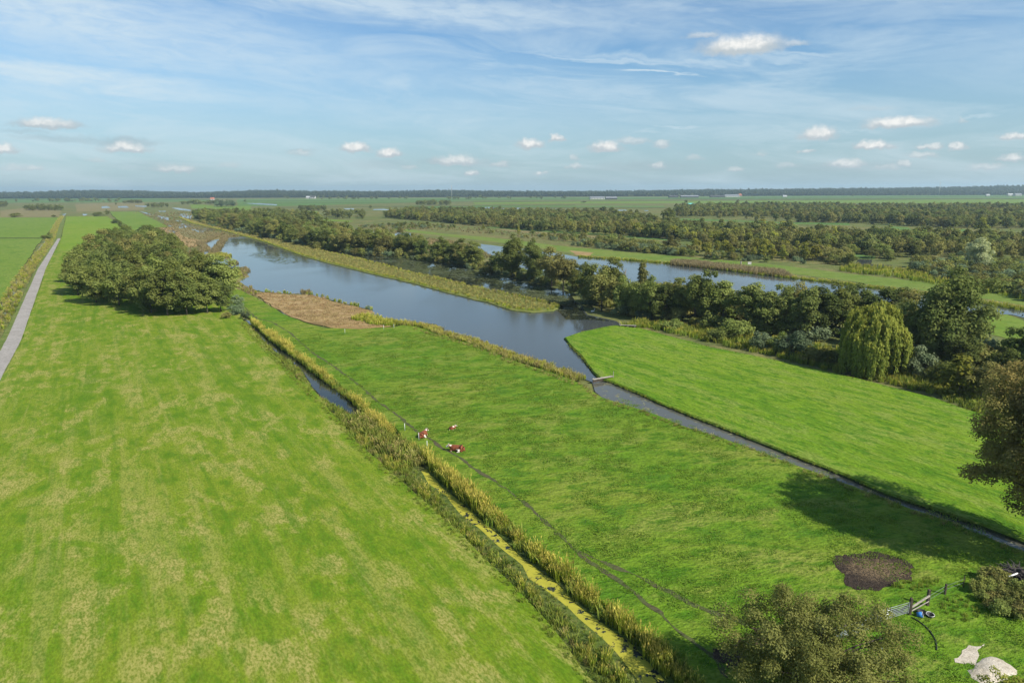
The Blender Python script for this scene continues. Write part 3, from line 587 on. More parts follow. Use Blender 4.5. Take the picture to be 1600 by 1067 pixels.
scatter('reed_bank', P[me_], reeds, 'tall yellow green reeds along the right bank of the duckweed ditch', (.5, 1.02), z=.25, sz=(.86+.15*hn)[me_])
scatter('reed_bank_herbs', P[kk < .35], herbs, 'leafy green herbs growing between the reeds of the right ditch bank', (.7, 1.5), z=.25)
LB_R = [(384,506),(428,552),(466,577),(482,603),(496,621),(526,640),(552,654),(574,690),(612,715),(640,738),(652,757),(679,777),(701,804),(726,826),(752,849),(772,867),(796,886),(806,906),(838,930),(868,956),(896,980),(922,1002),(944,1024),(966,1052),(985,1077),(1040,1140)]
LB_L = [(378,502),(406,535),(444,572),(474,604),(505,632),(536,666),(556,692),(600,731),(634,761),(664,787),(704,824),(758,876),(799,914),(851,968),(932,1070),(1002,1150)]
P = grid_pts(g2([(384,506),(428,552),(466,577),(482,603),(498,622),(528,640),(552,652),(580,690),(618,715),(648,736)]+DW_L+LB_L[::-1]), .5); k = RNG.uniform(size=len(P))
LR_W = np.array(g2(DW_L)); dw = np.min(np.linalg.norm(P[:, None, :]-densify(LR_W, .5, 0, closed=False, far=0)[None], axis=2), axis=1); hs = np.clip(dw/1.6, .34, .85)
scatter('ditch_bank_herbs', P[k < .68], herbs, 'knee high green herbs on the left bank of the duckweed ditch', (.55, 1.1), z=.3, sz=hs[k < .68])
P2 = grid_pts(g2(LB_R[7:]+LB_L[::-1][:11]), .9); cl = np.sin(P2[:, 0]*1.1)+np.sin(P2[:, 1]*.7+1)
scatter('ditch_bank_reeds', P2[cl > .2], reeds, 'loose reeds among the herbs on the left ditch bank', (.4, .7), z=.2)
scatter('ditch_bank_dry_herbs', P[(k >= .68) & (k <= .82)], herbs_d, 'dry seeded herbs on the left ditch bank', (.5, 1.0), z=.3, sz=hs[(k >= .68) & (k <= .82)])
P = grid_pts(g2([(556,655),(572,658),(605,682),(650,712),(668,728),(655,736),(632,728),(600,712),(574,690),(548,668)]), .6); k = RNG.uniform(size=len(P))
scatter('ditch_dam_herbs', P[k < .5], herbs, 'rank herbs on the dam between open ditch and duckweed', (1.0, 1.7), z=.4); scatter('ditch_dam_dry', P[k > .7], herbs_d, 'russet dead stems on the dam between open ditch and duckweed', (1.0, 1.6), z=.4)
P = along([(x-2, y+1) for x, y in LB_L], Z_FLD, .35, 1.0); scatter('meadow_edge_grass', P, herbs, 'uncut grass fringe at the right edge of the mown meadow', (.2, .5), z=Z_FLD-.08)
P = grid_pts(g2([(1470,622),(1500,612),(1570,610),(1700,640),(1700,720),(1600,672),(1530,648)]), 1.0); scatter('corner_growth', P, herbs, 'rank growth at the far right corner of the lush pasture', (.8, 1.6), z=0)
P = along([(x, y+1) for x, y in D_PX[:14]]+[], Z_FLD, .45, .7); scatter('pasture_edge_grass', P, herbs, 'ragged grass on the far edge of the lush pasture', (.15, .42), z=Z_FLD-.1)
P = along(D_PX[17:], Z_FLD, .4, .8); scatter('pasture_bank_grass', P, herbs, 'ragged grass hanging over the bank of the side ditch', (.2, .5), z=Z_FLD-.25)
# side ditch, near bank
SB = [(650,510),(685,521),(750,539),(800,562),(850,577),(912,600),(940,620),(1007,640),(1055,659),(1125,681),(1200,708),(1256,730),(1340,761),(1419,792),(1481,812),(1588,857),(1640,880)]
P = along([(x-3, y+4) for x, y in SB], Z_FLD, .45, 1.3); k = RNG.uniform(size=len(P)); cl = np.sin(P[:, 0]*.35)+np.sin(P[:, 1]*.21)
scatter('side_ditch_herbs', P[(k < .5)], herbs_d, 'straw coloured herbs lining the side ditch', (.3, .75), z=.5)
scatter('side_ditch_green', P[(k > .5) & (cl > -.6)], herbs, 'green herbs lining the side ditch', (.25, .6), z=.5)
P = along([(627,509),(650,510),(670,514),(690,524),(740,538),(770,550),(800,561),(850,576),(905,597)], 0, .5, 3.2); k = RNG.uniform(size=len(P))
scatter('lake_shore_reeds', P[k < .55], reeds_far, 'ragged reeds on the near lake shore', (.35, .8), z=.2)
scatter('lake_shore_herbs', P[k > .55], herbs_d, 'brownish herbs on the near lake shore', (.8, 1.5), z=.3)
# causeway edge, shores, marsh
P = along(F_PX, 0, .9, 2.0, True); k = RNG.uniform(size=len(P))
scatter('causeway_reeds', P[k < .6], reeds_far, 'reeds fringing the grassy causeway', (.4, .8), z=.1)
scatter('causeway_herbs', grid_pts(g2(F_PX), 1.3), herbs_d, 'rough yellowing herbs on the causeway', (.6, 1.2), z=.4)
P = along([(400,455),(440,459),(482,460),(505,465),(525,472),(555,478),(581,485)], 0, 1.0, 1.5)
scatter('reed_bed_fringe', P[RNG.uniform(size=len(P)) < .6], reeds_far, 'green reed tufts on the outer edge of the cut reed bed', (.4, .9), z=.1)
P = grid_pts(g2([(548,500),(565,493),(590,497),(612,503),(640,508),(612,511),(585,510)]), .9)
scatter('reed_bed_corner', P, reeds_far, 'brown green reeds where the reed bed meets the pasture', (.5, .9), z=.1)
P = grid_pts(g2(SHORE), 1.3); k = RNG.uniform(size=len(P)); scatter('shore_reeds', P[k < .4], reeds_b, 'brown reeds on the marshy shore', (.4, .9), z=.1)
scatter('shore_green_reeds', P[(k > .8)], reeds_far, 'green reeds on the marshy shore', (.4, 1.0), z=.1)
P = grid_pts(g2(BED, 0), 1.4); P = P+RNG.normal(size=P.shape)*.8; scatter('cut_reed_stubble', P[RNG.uniform(size=len(P)) < .8], stub, 'low orange stubble on the cut reed bed', (.5, 1.3), z=.28)
P = grid_pts(g2([(1050,410),(1090,411),(1136,417),(1222,426),(1240,436),(1222,434),(1136,424),(1050,415)]), 1.1)
scatter('canal_reeds', P, reeds_b, 'brown reeds between the canal and the dyke', (1.0, 1.6), z=0)
P = along([(905,402),(990,408),(1050,413),(1222,434),(1297,442),(1366,451),(1435,460),(1524,472),(1586,483),(1650,495)], 0, 1.0, 3)
scatter('canal_shore_reeds', P, reeds_far, 'reeds on the far shore of the canal', (.5, .95), z=0)
P = along([(345,366),(313,381),(323,391),(300,397),(325,407),(352,371),(377,369)], 0, 1.5, 5); scatter('lake_end_reeds', P, reeds_b, 'brown reeds at the far end of the lake', (.6, 1.2), z=0)
MARSH_PX = [(270,345),(300,350),(380,368),(330,374),(310,384),(318,392),(296,396),(285,392),(262,370),(240,355)]
P = grid_pts(g2(MARSH_PX), 2.6); k = RNG.uniform(size=len(P)); scatter('marsh_reeds', P[k < .4], reeds_b, 'brown sedge tussocks in the marsh at the lake end', (.4, .9), z=0)
# verge ditch growth on the far left
P = along([(97,338),(88,352),(77,380),(50,415),(31,440),(6,490),(-30,540)], 0, 1.0, 5.5); k = RNG.uniform(size=len(P))
scatter('roadside_herbs', P[k < .5], herbs_d, 'yellow green growth in the roadside ditch', (.5, 1.3), z=.15); scatter('roadside_reeds', P[k > .85], reeds_far, 'yellowing reeds in the roadside ditch', (.4, .8), z=.15)
for k_, isl in enumerate([[(326,399),(345,397),(362,400),(358,404),(335,404)],[(372,420),(384,419),(390,424),(386,428),(374,426)],[(362,428),(374,427),(380,432),(370,435)],[(356,410),(368,409),(372,413),(360,415)],[(296,402),(318,400),(322,404),(300,407)],[(470,456),(482,455),(486,459),(474,460)]]):
    P = grid_pts(g2(isl), 1.1); scatter('reed_islet', P, [reeds_far, reeds_b][k_ % 2], ['low reed spit reaching into the lake from its left shore','round green tussock islet off the left lake shore','small brown reed islet below the round tussock','small reed islet above the round tussock','reed tongue at the back of the left shore bay','reed tuft on the lake edge of the cut reed bed'][k_], (.45, 1.0), z=.05)
# lily pads
def pad_proto():
    V = []; F = []; T = []
    for i in range(26):
        cx, cy = RNG.normal(size=2)*.9; r = RNG.uniform(.10, .22); b = len(V); a0 = RNG.uniform(0, 6)
        for k in range(7): V.append((cx+r*math.cos(a0+k*.87), cy+r*math.sin(a0+k*.87), RNG.uniform(0, .03)))
        F.append(tuple(range(b, b+7))); T.append(RNG.uniform())
    me = mesh_np('lily_pads', V, F, LILY); attrs(me, T); return bpy.data.objects.new('lily_pads', me)
pads = [pad_proto() for _ in range(3)]
P = grid_pts(g2([(600,412),(625,405),(675,410),(725,418),(750,428),(812,441),(850,448),(885,458),(895,478),(870,476),(800,460),(742,449),(650,428)]), 1.6)
cl = np.sin(P[:, 0]*.11+1)+np.sin(P[:, 1]*.07)+RNG.normal(size=len(P))*.5
scatter('lily_pads', P[cl > -.1], pads, 'floating lily pads in the shaded channel', (.7, 1.3), z=Z_WATER+.02, tilt=.0)
P = grid_pts(g2([(350,374),(380,372),(430,385),(470,399),(520,414),(560,424),(520,425),(430,412),(360,392),(340,382)]), 3.0)
cl = np.sin(P[:, 0]*.09)+np.sin(P[:, 1]*.05+2)+RNG.normal(size=len(P))*.6
scatter('lake_lily_pads', P[cl > .25], pads, 'floating lily pads at the far end of the lake', (.8, 1.5), z=Z_WATER+.02, tilt=.0)
# pasture tufts
Cw = g2([(400,505),(520,514),(650,512),(750,542),(912,603),(1055,662),(1256,733),(1481,816),(1600,862),(1750,930),(1750,1150),(1200,1150),(1093,1042),(962,933),(825,824),(716,739),(632,684),(500,575)])
P = grid_pts(Cw, .62); dist = np.hypot(P[:, 0], P[:, 1]); k = RNG.uniform(size=len(P))
clum = sum(np.sin(P[:, 0]*math.cos(a)*f+P[:, 1]*math.sin(a)*f+o) for a, f, o in [(.3,.9,0),(1.4,.7,1),(2.3,1.3,2),(.9,.33,3),(2.9,.5,4)])
P = P[(k < .55*np.clip(130/dist, .0, 1)) & (clum > -.2) & (dist < 170)]
scatter('pasture_tufts', P, tufts, 'tufts of longer grass in the cow pasture', (.7, 1.7), z=Z_FLD)

# ------------------------------------------------------------------ trees
def tube(bm, pts, rads, seg=6):
    rings = []
    for i, (p, r) in enumerate(zip(pts, rads)):
        p = Vector(p); t = (Vector(pts[min(i+1, len(pts)-1)])-Vector(pts[max(i-1, 0)])).normalized()
        u = t.orthogonal().normalized(); v = t.cross(u)
        rings.append([bm.verts.new(p+(u*math.cos(6.2832*k/seg)+v*math.sin(6.2832*k/seg))*r) for k in range(seg)])
    for a, b in zip(rings, rings[1:]):
        for k in range(seg): bm.faces.new((a[k], a[(k+1) % seg], b[(k+1) % seg], b[k]))
    bm.faces.new(rings[0][::-1]); bm.faces.new(rings[-1])
def bm_mesh(name, bm, mat, smooth=True):
    me = bpy.data.meshes.new(name); bmesh.ops.recalc_face_normals(bm, faces=bm.faces); bm.to_mesh(me); bm.free(); me.materials.append(mat)
    if smooth: me.polygons.foreach_set('use_smooth', [True]*len(me.polygons))
    return me
def crown_mesh(name, mat, H=10., Rr=4., base=.22, nc=46, leaf=.42, dens=1.5, shape='round', seed=1, cr=.27, fill=.25, lobes=None, tint_pow=1.0, lump=.25):
    """leaf-sized quads gathered in clumps over an uneven crown volume"""
    rg = np.random.default_rng(seed); Cs = []; cz = H*(base+1)/2; hz = H*(1-base)/2
    off = rg.uniform(0, 6, 4)
    for i in range(nc):
        d = rg.normal(size=3); d /= np.linalg.norm(d); d[2] = d[2]*.95+.05
        a = math.atan2(d[1], d[0]); k = 1+lump*math.sin(2*a+off[0])+lump*.6*math.sin(3*a+off[1]+d[2]*3)
        rr = rg.uniform(.55, 1.0) if rg.uniform() > fill else rg.uniform(.2, .6)
        z = d[2]*rr
        if shape == 'cone': w = (1-(z+1)/2*.85)*1.05
        elif shape == 'up': w = 1-.25*max(z, 0)
        elif shape == 'dome': w = 1.0 if z < 0 else 1.0
        else: w = 1
        Cs.append((d[0]*rr*Rr*k*w, d[1]*rr*Rr*k*w, cz+z*hz*(1+.15*math.sin(a*2+off[2]))))
    Cs = np.array(Cs); 
    if lobes is not None: Cs = np.concatenate([Cs*np.array([l[3]/Rr, l[3]/Rr, l[4]/H])+np.array([l[0], l[1], l[2]]) for l in lobes]) 
    C = []; Nn = []; T = []
    for c in Cs:
        r = Rr*cr*rg.uniform(.7, 1.35); n = int(dens*2*math.pi*r*r/(leaf*leaf*.55))
        d = rg.normal(size=(n, 3)); d /= np.linalg.norm(d, axis=1)[:, None]; d[:, 2] = np.where(d[:, 2] < -.35, -d[:, 2], d[:, 2])
        rad = r*rg.uniform(.25, 1.2, n)**.55; p = c+d*rad[:, None]*np.array([1.1, 1.1, 1.0])+rg.normal(size=(n, 3))*r*.10
        C.append(p); Nn.append(d+rg.normal(size=(n, 3))*.5+np.array([0, 0, .45])); tt = rg.uniform(); T.append(np.clip(tt*.6+rg.uniform(0, .4, n), 0, 1)**tint_pow)
    C = np.concatenate(C); C[:, 2] = np.maximum(C[:, 2], .1); return quads_mesh(name, C, np.concatenate(Nn), leaf, mat, np.concatenate(T)), Cs
def trunk_mesh(name, Cs, H, r0=.18, mat=None, nl=7, stems=1, seed=1):
    rg = random.Random(seed); bm = bmesh.new()
    for s in range(stems):
        ox, oy = (rg.uniform(-.6, .6), rg.uniform(-.6, .6)) if stems > 1 else (0, 0)
        top = (ox*2.5+rg.uniform(-.3, .3), oy*2.5+rg.uniform(-.3, .3), H*.82)
        pts = [(ox, oy, -.3), (ox*1.1, oy*1.1, H*.12), (ox*1.5+rg.uniform(-.1, .1), oy*1.5, H*.4), (ox*2+top[0]*.3, oy*2+top[1]*.3, H*.62), top]
        tube(bm, pts, [r0*1.4, r0, r0*.75, r0*.45, r0*.12])
        for c in rg.sample(list(map(tuple, Cs)), min(nl, len(Cs))):
            z0 = min(c[2]*.6, H*.55); k = z0/(H*.82); st = Vector((ox*1.4+top[0]*k*.4, oy*1.4+top[1]*k*.4, z0)); c = Vector(c)
            tube(bm, [st, st.lerp(c, .5)+Vector((0, 0, .3)), c], [r0*.42, r0*.25, r0*.08], 5)
    return bm_mesh(name, bm, mat or BARK)
PROTO = {}
def proto(key, n, mat, **kw):
    lst = []
    bark = kw.pop('bark', BARK); stems = kw.pop('stems', 1); r0 = kw.pop('r0', .18); nl = kw.pop('nl', 7)
    for i in range(n):
        cm_, Cs = crown_mesh('crown', mat, seed=hash(key) % 1 + 11*i+len(key)*3, **kw); tm = trunk_mesh('trunk', Cs, kw.get('H', 10.), r0, bark, nl, stems, seed=i+5)
        lst.append((cm_, tm))
    PROTO[key] = lst
proto('alder', 4, L_ALDER, H=12, Rr=4.4, nc=66, leaf=.40, base=.02, cr=.25)
proto('alder_dark', 3, L_DARK, H=12, Rr=4.2, nc=60, leaf=.40, base=.04, cr=.25)
proto('olive', 3, L_OLIVE, H=11, Rr=4.3, nc=46, leaf=.40, base=.1)
proto('slim', 2, L_ALDER, H=12, Rr=2.6, nc=34, leaf=.34, base=.25, shape='up', cr=.34)
proto('cone', 1, L_OLIVE, H=12, Rr=2.6, nc=40, leaf=.36, base=.05, shape='cone', cr=.3)
proto('bigoak', 2, L_DARK, H=14, Rr=6.3, nc=95, leaf=.38, base=.08, cr=.21)
proto('bush', 3, L_OLIVE, H=3.6, Rr=2.3, nc=22, leaf=.26, base=.0, cr=.32, stems=3, r0=.06, nl=4)
proto('bush_green', 2, L_ALDER, H=3.6, Rr=2.3, nc=22, leaf=.26, base=.0, cr=.32, stems=3, r0=.06, nl=4)
proto('bush_grey', 2, L_GREY, H=3.2, Rr=2.2, nc=24, leaf=.24, base=.0, cr=.3, stems=3, r0=.06, nl=4)
proto('pale', 1, L_PALE, H=13, Rr=4.6, nc=50, leaf=.4, base=.1)
proto('yellow', 2, L_YELL, H=6, Rr=2.2, nc=22, leaf=.36, base=.05, cr=.34, shape='cone', r0=.08, nl=4)
proto('poplar_far', 2, L_GREY, H=15, Rr=5, nc=34, leaf=.8, base=.08)
proto('far', 3, L_FARW, H=11, Rr=4.4, nc=26, leaf=.85, base=.05, nl=3)
NTREE = [0]
def tree(kind, px, py, h, label, group=None, w=1.0, cat='tree', name='tree', z=None, wxy=None, v=None):
    p = G(px, py, z or 0) if wxy is None else Vector((wxy[0], wxy[1], z or 0))
    me = PROTO[kind][v if v is not None else random.randrange(len(PROTO[kind]))]
    H0 = dict(alder=12, alder_dark=12, olive=11, slim=12, cone=12, bigoak=14, bush=3.6, bush_green=3.6, bush_grey=3.2, pale=13, yellow=6, poplar_far=15, far=11)[kind]
    s = h/H0; e = empty(name, p, random.uniform(0, 6.28), (s*w, s*w, s)); tag(e, label, cat, group)
    mobj('trunk', me[1], parent=e); mobj('crown', me[0], parent=e); NTREE[0] += 1; return e
def pick(ws):
    return random.choices(list(ws), list(ws.values()))[0]
# copse on the meadow
COP = [(122,458),(128,470),(160,474),(205,477),(226,490),(262,494),(300,490),(345,486),(358,474),(345,455),(305,425),(268,402),(245,384),(205,385),(155,410),(125,436)]
CW_ = np.array(g2(COP, Z_FLD)); P = grid_pts(CW_, 8.7, .42)
for x, y in P:
    tree(pick(dict(alder=6, alder_dark=2, olive=1.2)), 0, 0, random.uniform(8.5, 14.5), 'alder in the dense copse standing on the mown meadow beside the road', 'alders of the meadow copse', w=random.uniform(.95, 1.15), name='alder_tree', z=Z_FLD, wxy=(x, y))
for px, py, h, lab in [(262,493,13.5,'foremost tall alder of the meadow copse, reaching furthest towards the viewer'),(236,488,12,'alder at the notch in the front of the meadow copse'),(292,492,11.5,'light alder of the copse front, right of the foremost one'),
   (150,473,12.5,'broad alder at the lower left corner of the meadow copse'),(122,461,11,'leftmost alder of the meadow copse, nearest to the road'),(186,477,12,'alder in the middle of the left copse front'),(324,489,10.5,'light alder second from the right end of the copse front')]:
    tree('alder', px, py, h, lab, 'alders of the meadow copse', w=1.02, name='alder_tree', z=Z_FLD)
tree('alder_dark', 345, 487, 9, 'dark low tree at the right end of the meadow copse, above the narrow ditch', w=1.2, name='alder_tree', z=Z_FLD)
for px, py, h in [(366,492,2.6),(374,490,2.4),(384,498,1.9),(372,480,3.2)]:
    tree('bush_grey', px, py, h, 'grey green shrub between the meadow copse and the head of the narrow ditch', 'shrubs at the head of the narrow ditch', cat='shrub', name='shrub', z=Z_FLD)
tree('bush', 354, 497, 1.6, 'low brownish bush on the meadow just right of the copse', cat='shrub', name='shrub', z=Z_FLD, w=1.3)
# tree line along the far side of the lily channel
TL = [(303,344),(345,355),(400,368),(450,380),(500,390),(560,398),(600,402),(650,404),(675,407),(660,399),(600,393),(540,385),(490,375),(440,364),(390,354),(340,345)]
TLB = [(340,345),(390,354),(440,364),(490,375),(540,385),(600,393),(660,399),(640,392),(560,380),(500,366),(440,352),(400,344),(330,338),(303,342)]
P = grid_pts(g2(TL), 10.5, .35); print('TL', len(P))
for x, y in P:
    tree(pick(dict(alder=5, alder_dark=2, olive=3)), 0, 0, random.uniform(9.5, 13), 'olive green tree in the wood behind the grassy causeway', 'trees of the wood behind the causeway', w=random.uniform(.95, 1.3), name='alder_tree', wxy=(x, y))
for px, py in [(690,409),(715,414),(738,419)]:
    tree('alder', px, py, 11.5, 'rounded alder right of the orange reeds beyond the lily channel', 'rounded alders by the lily channel', w=1.2, name='alder_tree')
tree('olive', 722, 416, 10, 'olive tree closing the row of rounded alders beyond the lily channel', name='alder_tree')
for px, py, k, h, w_, lab in [(775,428,'alder_dark',9,1,'dark tree left of the tall oak beyond the lily channel'),
   (800,434,'bigoak',16,.95,'tall dark oak reflected in the lily channel, left of its twin'), (835,440,'bigoak',15,.85,'tall dark oak by the lily channel, the right one of the pair'),
   (762,428,'bush',5,1.2,'brownish scrub at the water below the pair of tall oaks'),
   (862,448,'olive',13,1.1,'loose olive willow leaning over the lily channel'), (880,454,'olive',12,1.2,'broad olive willow at the right end of the lily channel'),
   (905,462,'alder',10,1,'small alder between the olive willows and the lake corner')]:
    tree(k, px, py, h, lab, name='tree', w=w_)
# row behind the lush pasture (px, py, kind, height, width, label)
for px, py, k, h, w_, lab in [
  (925,480,'alder_dark',15,.9,'first dark tree at the corner of the lake, left of the bare snag'), (940,486,'olive',13,1.0,'olive tree at the lake corner with its foot in the water'),
  (955,478,'alder',15,.8,'taller alder just left of the bare snag'), (978,492,'alder',11,1.0,'alder in front of the bare snag'),
  (1003,470,'cone',14,.95,'narrow pointed tree against the canal, right of the bare snag'), (1000,496,'alder',10,1.1,'low rounded alder under the narrow pointed tree'),
  (1018,500,'alder',12,1.0,'rounded alder above the plank at the pasture corner'), (1040,502,'alder_dark',11,1.0,'dark alder right of the plank at the pasture corner'),
  (1060,500,'alder',12,1.0,'alder third from the plank at the pasture corner'), (1085,504,'slim',14,1.3,'tall slim alder with bare lower trunk'),
  (1105,508,'alder',15,.85,'tall feathery alder, highest one left of the canal gap'), (1128,510,'slim',13,1.4,'slim alder at the left rim of the canal gap'),
  (1165,516,'slim',16,1.35,'slender dark alder standing alone before the canal'), (1185,520,'alder_dark',14,1.0,'dark broad alder right of the slender one'),
  (1213,524,'alder_dark',15,1.0,'dark alder with a full round crown before the canal'), (1235,512,'olive',14,.9,'lighter olive tree behind the dark alders'),
  (1258,530,'alder_dark',16,.85,'dark tall alder left of the grey willow scrub'), (1284,528,'alder_dark',15,.9,'dark alder above the grey willow scrub'),
  (1310,524,'alder',15,1.0,'alder just left behind the weeping willow'), (1335,520,'alder_dark',15,1.0,'dark tree hidden behind the weeping willow'),
  (1400,545,'olive',16,.95,'olive green tree immediately right of the weeping willow'), (1425,555,'alder',15,1.0,'alder between weeping willow and the great oak'),
  (1482,570,'bigoak',21,1.0,'great dark oak, highest crown right of the weeping willow'), (1452,572,'bigoak',15,.9,'lower dark oak leaning against the great oak'),
  (1500,585,'alder_dark',10,1.1,'dark low tree at the foot of the great oak'), (1380,530,'alder_dark',14,1,'dark tree in the gap right behind the weeping willow'),
  (1640,575,'alder_dark',17,.85,'dark tree cut by the right picture edge, above the turning oak'), (1600,610,'alder_dark',12,1.2,'dark tree behind the turning oak at the right edge'),
  (1572,612,'alder',8,1.2,'mid green tree left behind the turning oak')]:
    h *= .80 if 1150 < px < 1350 else .74 if px in (1400, 1425) else .86 if k == 'bigoak' else .92
    tree(k, px, py, h, lab, name='tree', w=w_*(1.12 if 1150 < px < 1430 else 1.0))
YG = tree('yellow', 1498, 622, 6.5, 'light green bushy tree at the far corner of the lush pasture', w=1.5, name='tree')
tree('olive', 1532, 625, 6.5, 'olive shrub like tree between light green tree and turning oak', name='tree', w=1.2)
for px, py, k, h, w_, lab in [(1242,556,'bush_grey',4.5,1.2,'silver grey willow scrub on the ditch bank, the larger of two'), (1190,546,'bush_grey',3.6,1.1,'small silver grey willow scrub left of the larger one'),
   (1215,550,'bush_green',4,1,'green bush between the two silver grey scrubs'), (1436,590,'bush_grey',5.2,.8,'bluish grey shrub under the trees right of the willow'),
   (1270,566,'bush',3,1.5,'brownish bush right of the silver grey scrub'), (1120,532,'bush_green',3,1.6,'green bush on the ditch bank below the slim alders'), (1050,516,'bush_green',2.6,1.8,'low green bush right of the plank'),
   (1300,572,'bush_green',2.6,1.4,'green bush left of the weeping willow foot'), (1150,530,'bush_green',4.2,1.4,'dark green bush under the slender alder'), (1325,572,'bush_green',3,1.3,'green bush touching the weeping willow'),
   (1480,603,'bush_green',4,1.3,'bush left of the light green tree'), (1385,560,'bush_green',5,1.3,'bush behind the weeping willow foot')]:
    tree(k, px, py, h, lab, name='shrub', w=w_, cat='shrub')
# bare snag
bm = bmesh.new(); tube(bm, [(0,0,0),(.1,0,3),(.2,.1,6.5),(.1,0,10)], [.35,.28,.2,.08])
for a, z, l in [(0,5,2.2),(2,6,2.5),(4,7,1.8),(1,8,1.6),(3.3,8.5,1.3),(5,4,1.5)]:
    tube(bm, [(.15,.05,z),(math.cos(a)*l*.5,math.sin(a)*l*.5,z+.9),(math.cos(a)*l,math.sin(a)*l,z+2)], [.12,.08,.03], 5)
tag(mobj('dead_tree', bm_mesh('dead_tree', bm, simple('grey dead wood', (.16,.145,.12), .9))), 'bare grey snag with broken limbs standing among the alders', 'tree').location = G(975, 468)

# weeping willow
def willow(px, py):
    rg = np.random.default_rng(3); H = 14.2; Rr = 5.3; C = []; Nn = []; T = []; lim = []
    knots = [(.2*Rr,0,1.0,.62),(-.45*Rr,.1*Rr,.88,.55),(.62*Rr,.2*Rr,.80,.50),(0,-.55*Rr,.84,.55),(.45*Rr,-.5*Rr,.72,.45),(-.7*Rr,-.25*Rr,.66,.42),(-.15*Rr,.6*Rr,.9,.5),(.85*Rr,-.2*Rr,.55,.35),(-.35*Rr,-.75*Rr,.6,.38)]
    for i in range(620):
        kx, ky, kh, kr = knots[rg.integers(len(knots))]; a = rg.uniform(0, 6.283); u = rg.uniform()**.6; rr = kr*Rr*u
        x0, y0 = kx+rr*math.cos(a), ky+rr*math.sin(a); top = H*kh-1.6*kr*2*u**2-rg.uniform(0, 1.0); ao = math.atan2(y0, x0)
        edge = math.hypot(x0, y0)/Rr; Ln = min(top-.2, rg.uniform(2.5, 8.0) if edge > .5 else rg.uniform(1.5, 4)); cl = rg.uniform()
        n = int(max(Ln, .5)*17); t = np.sort(rg.uniform(0, 1, n)); out = .9*np.sin(t*1.5); sw = .25*np.sin(t*4+cl*6)
        p = np.stack([x0+math.cos(ao)*out*.8+sw, y0+math.sin(ao)*out*.8, top-Ln*t**1.15], 1)+rg.normal(size=(n, 3))*np.array([.15, .15, .12])
        C.append(p); d = np.stack([np.cos(ao)+rg.normal(size=n)*.6, np.sin(ao)+rg.normal(size=n)*.6, .45+rg.normal(size=n)*.3], 1); Nn.append(d)
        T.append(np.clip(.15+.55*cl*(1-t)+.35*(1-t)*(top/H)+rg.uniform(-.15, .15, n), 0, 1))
        if i % 16 == 0: lim.append((x0*.9, y0*.9, top-.3))
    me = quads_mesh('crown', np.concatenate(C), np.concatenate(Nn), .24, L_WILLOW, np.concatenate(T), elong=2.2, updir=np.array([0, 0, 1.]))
    e = empty('weeping_willow', G(px, py), 0); tag(e, 'large yellow green weeping willow with hanging curtains beside the lush pasture', 'tree')
    mobj('crown', me, parent=e); bm = bmesh.new(); tube(bm, [(0,0,-.3),(0,0,2),(.3,0,5),(0,.2,8.5)], [.6,.45,.35,.2], 8)
    for l in lim: tube(bm, [(0.1,0,3.5),(l[0]*.45,l[1]*.45,7.5),(l[0],l[1],l[2])], [.18,.12,.04], 5)
    mobj('trunk', bm_mesh('trunk', bm, BARK), parent=e); return e
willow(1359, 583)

# near oak with turning leaves, at the right picture edge
def big_tree(name, loc, H, Rr, mat, leaf, nc, cr, label, seed, base=.1, dens=1.2, r0=.35, lump=.2, fill=.2, elong=1, cat='tree', shape='round'):
    cm_, Cs = crown_mesh('crown', mat, H=H, Rr=Rr, base=base, nc=nc, leaf=leaf, dens=dens, seed=seed, cr=cr, lump=lump, fill=fill, shape=shape)
    e = empty(name, loc, 0); tag(e, label, cat); mobj('crown', cm_, parent=e); mobj('trunk', trunk_mesh('trunk', Cs, H, r0, BARK, 26, seed=seed), parent=e); return e
pb = G(1634, 862, Z_FLD)
big_tree('oak_tree', pb, 19.5, 8.0, L_BROWN, .20, 400, .115, 'great oak turning brown at the right edge beside the side ditch', 21, base=.06, dens=1.1)
# near olive willow at the bottom
pb = G(1318, 1110, Z_FLD); pb = Vector((20.3, 39.7, Z_FLD))
big_tree('willow_tree', pb, 8.3, 5.3, L_NEARW, .115, 420, .10, 'broad olive willow in front of the metal gate', 8, base=-.02, dens=.75, r0=.25, lump=.2)
pb = Vector((33.2, 37.0, Z_FLD)); big_tree('willow_tree', pb, 4.6, 3.0, L_YELL, .11, 180, .11, 'small yellowing willow beside the pale sand patch', 12, base=0, dens=.8, r0=.12)

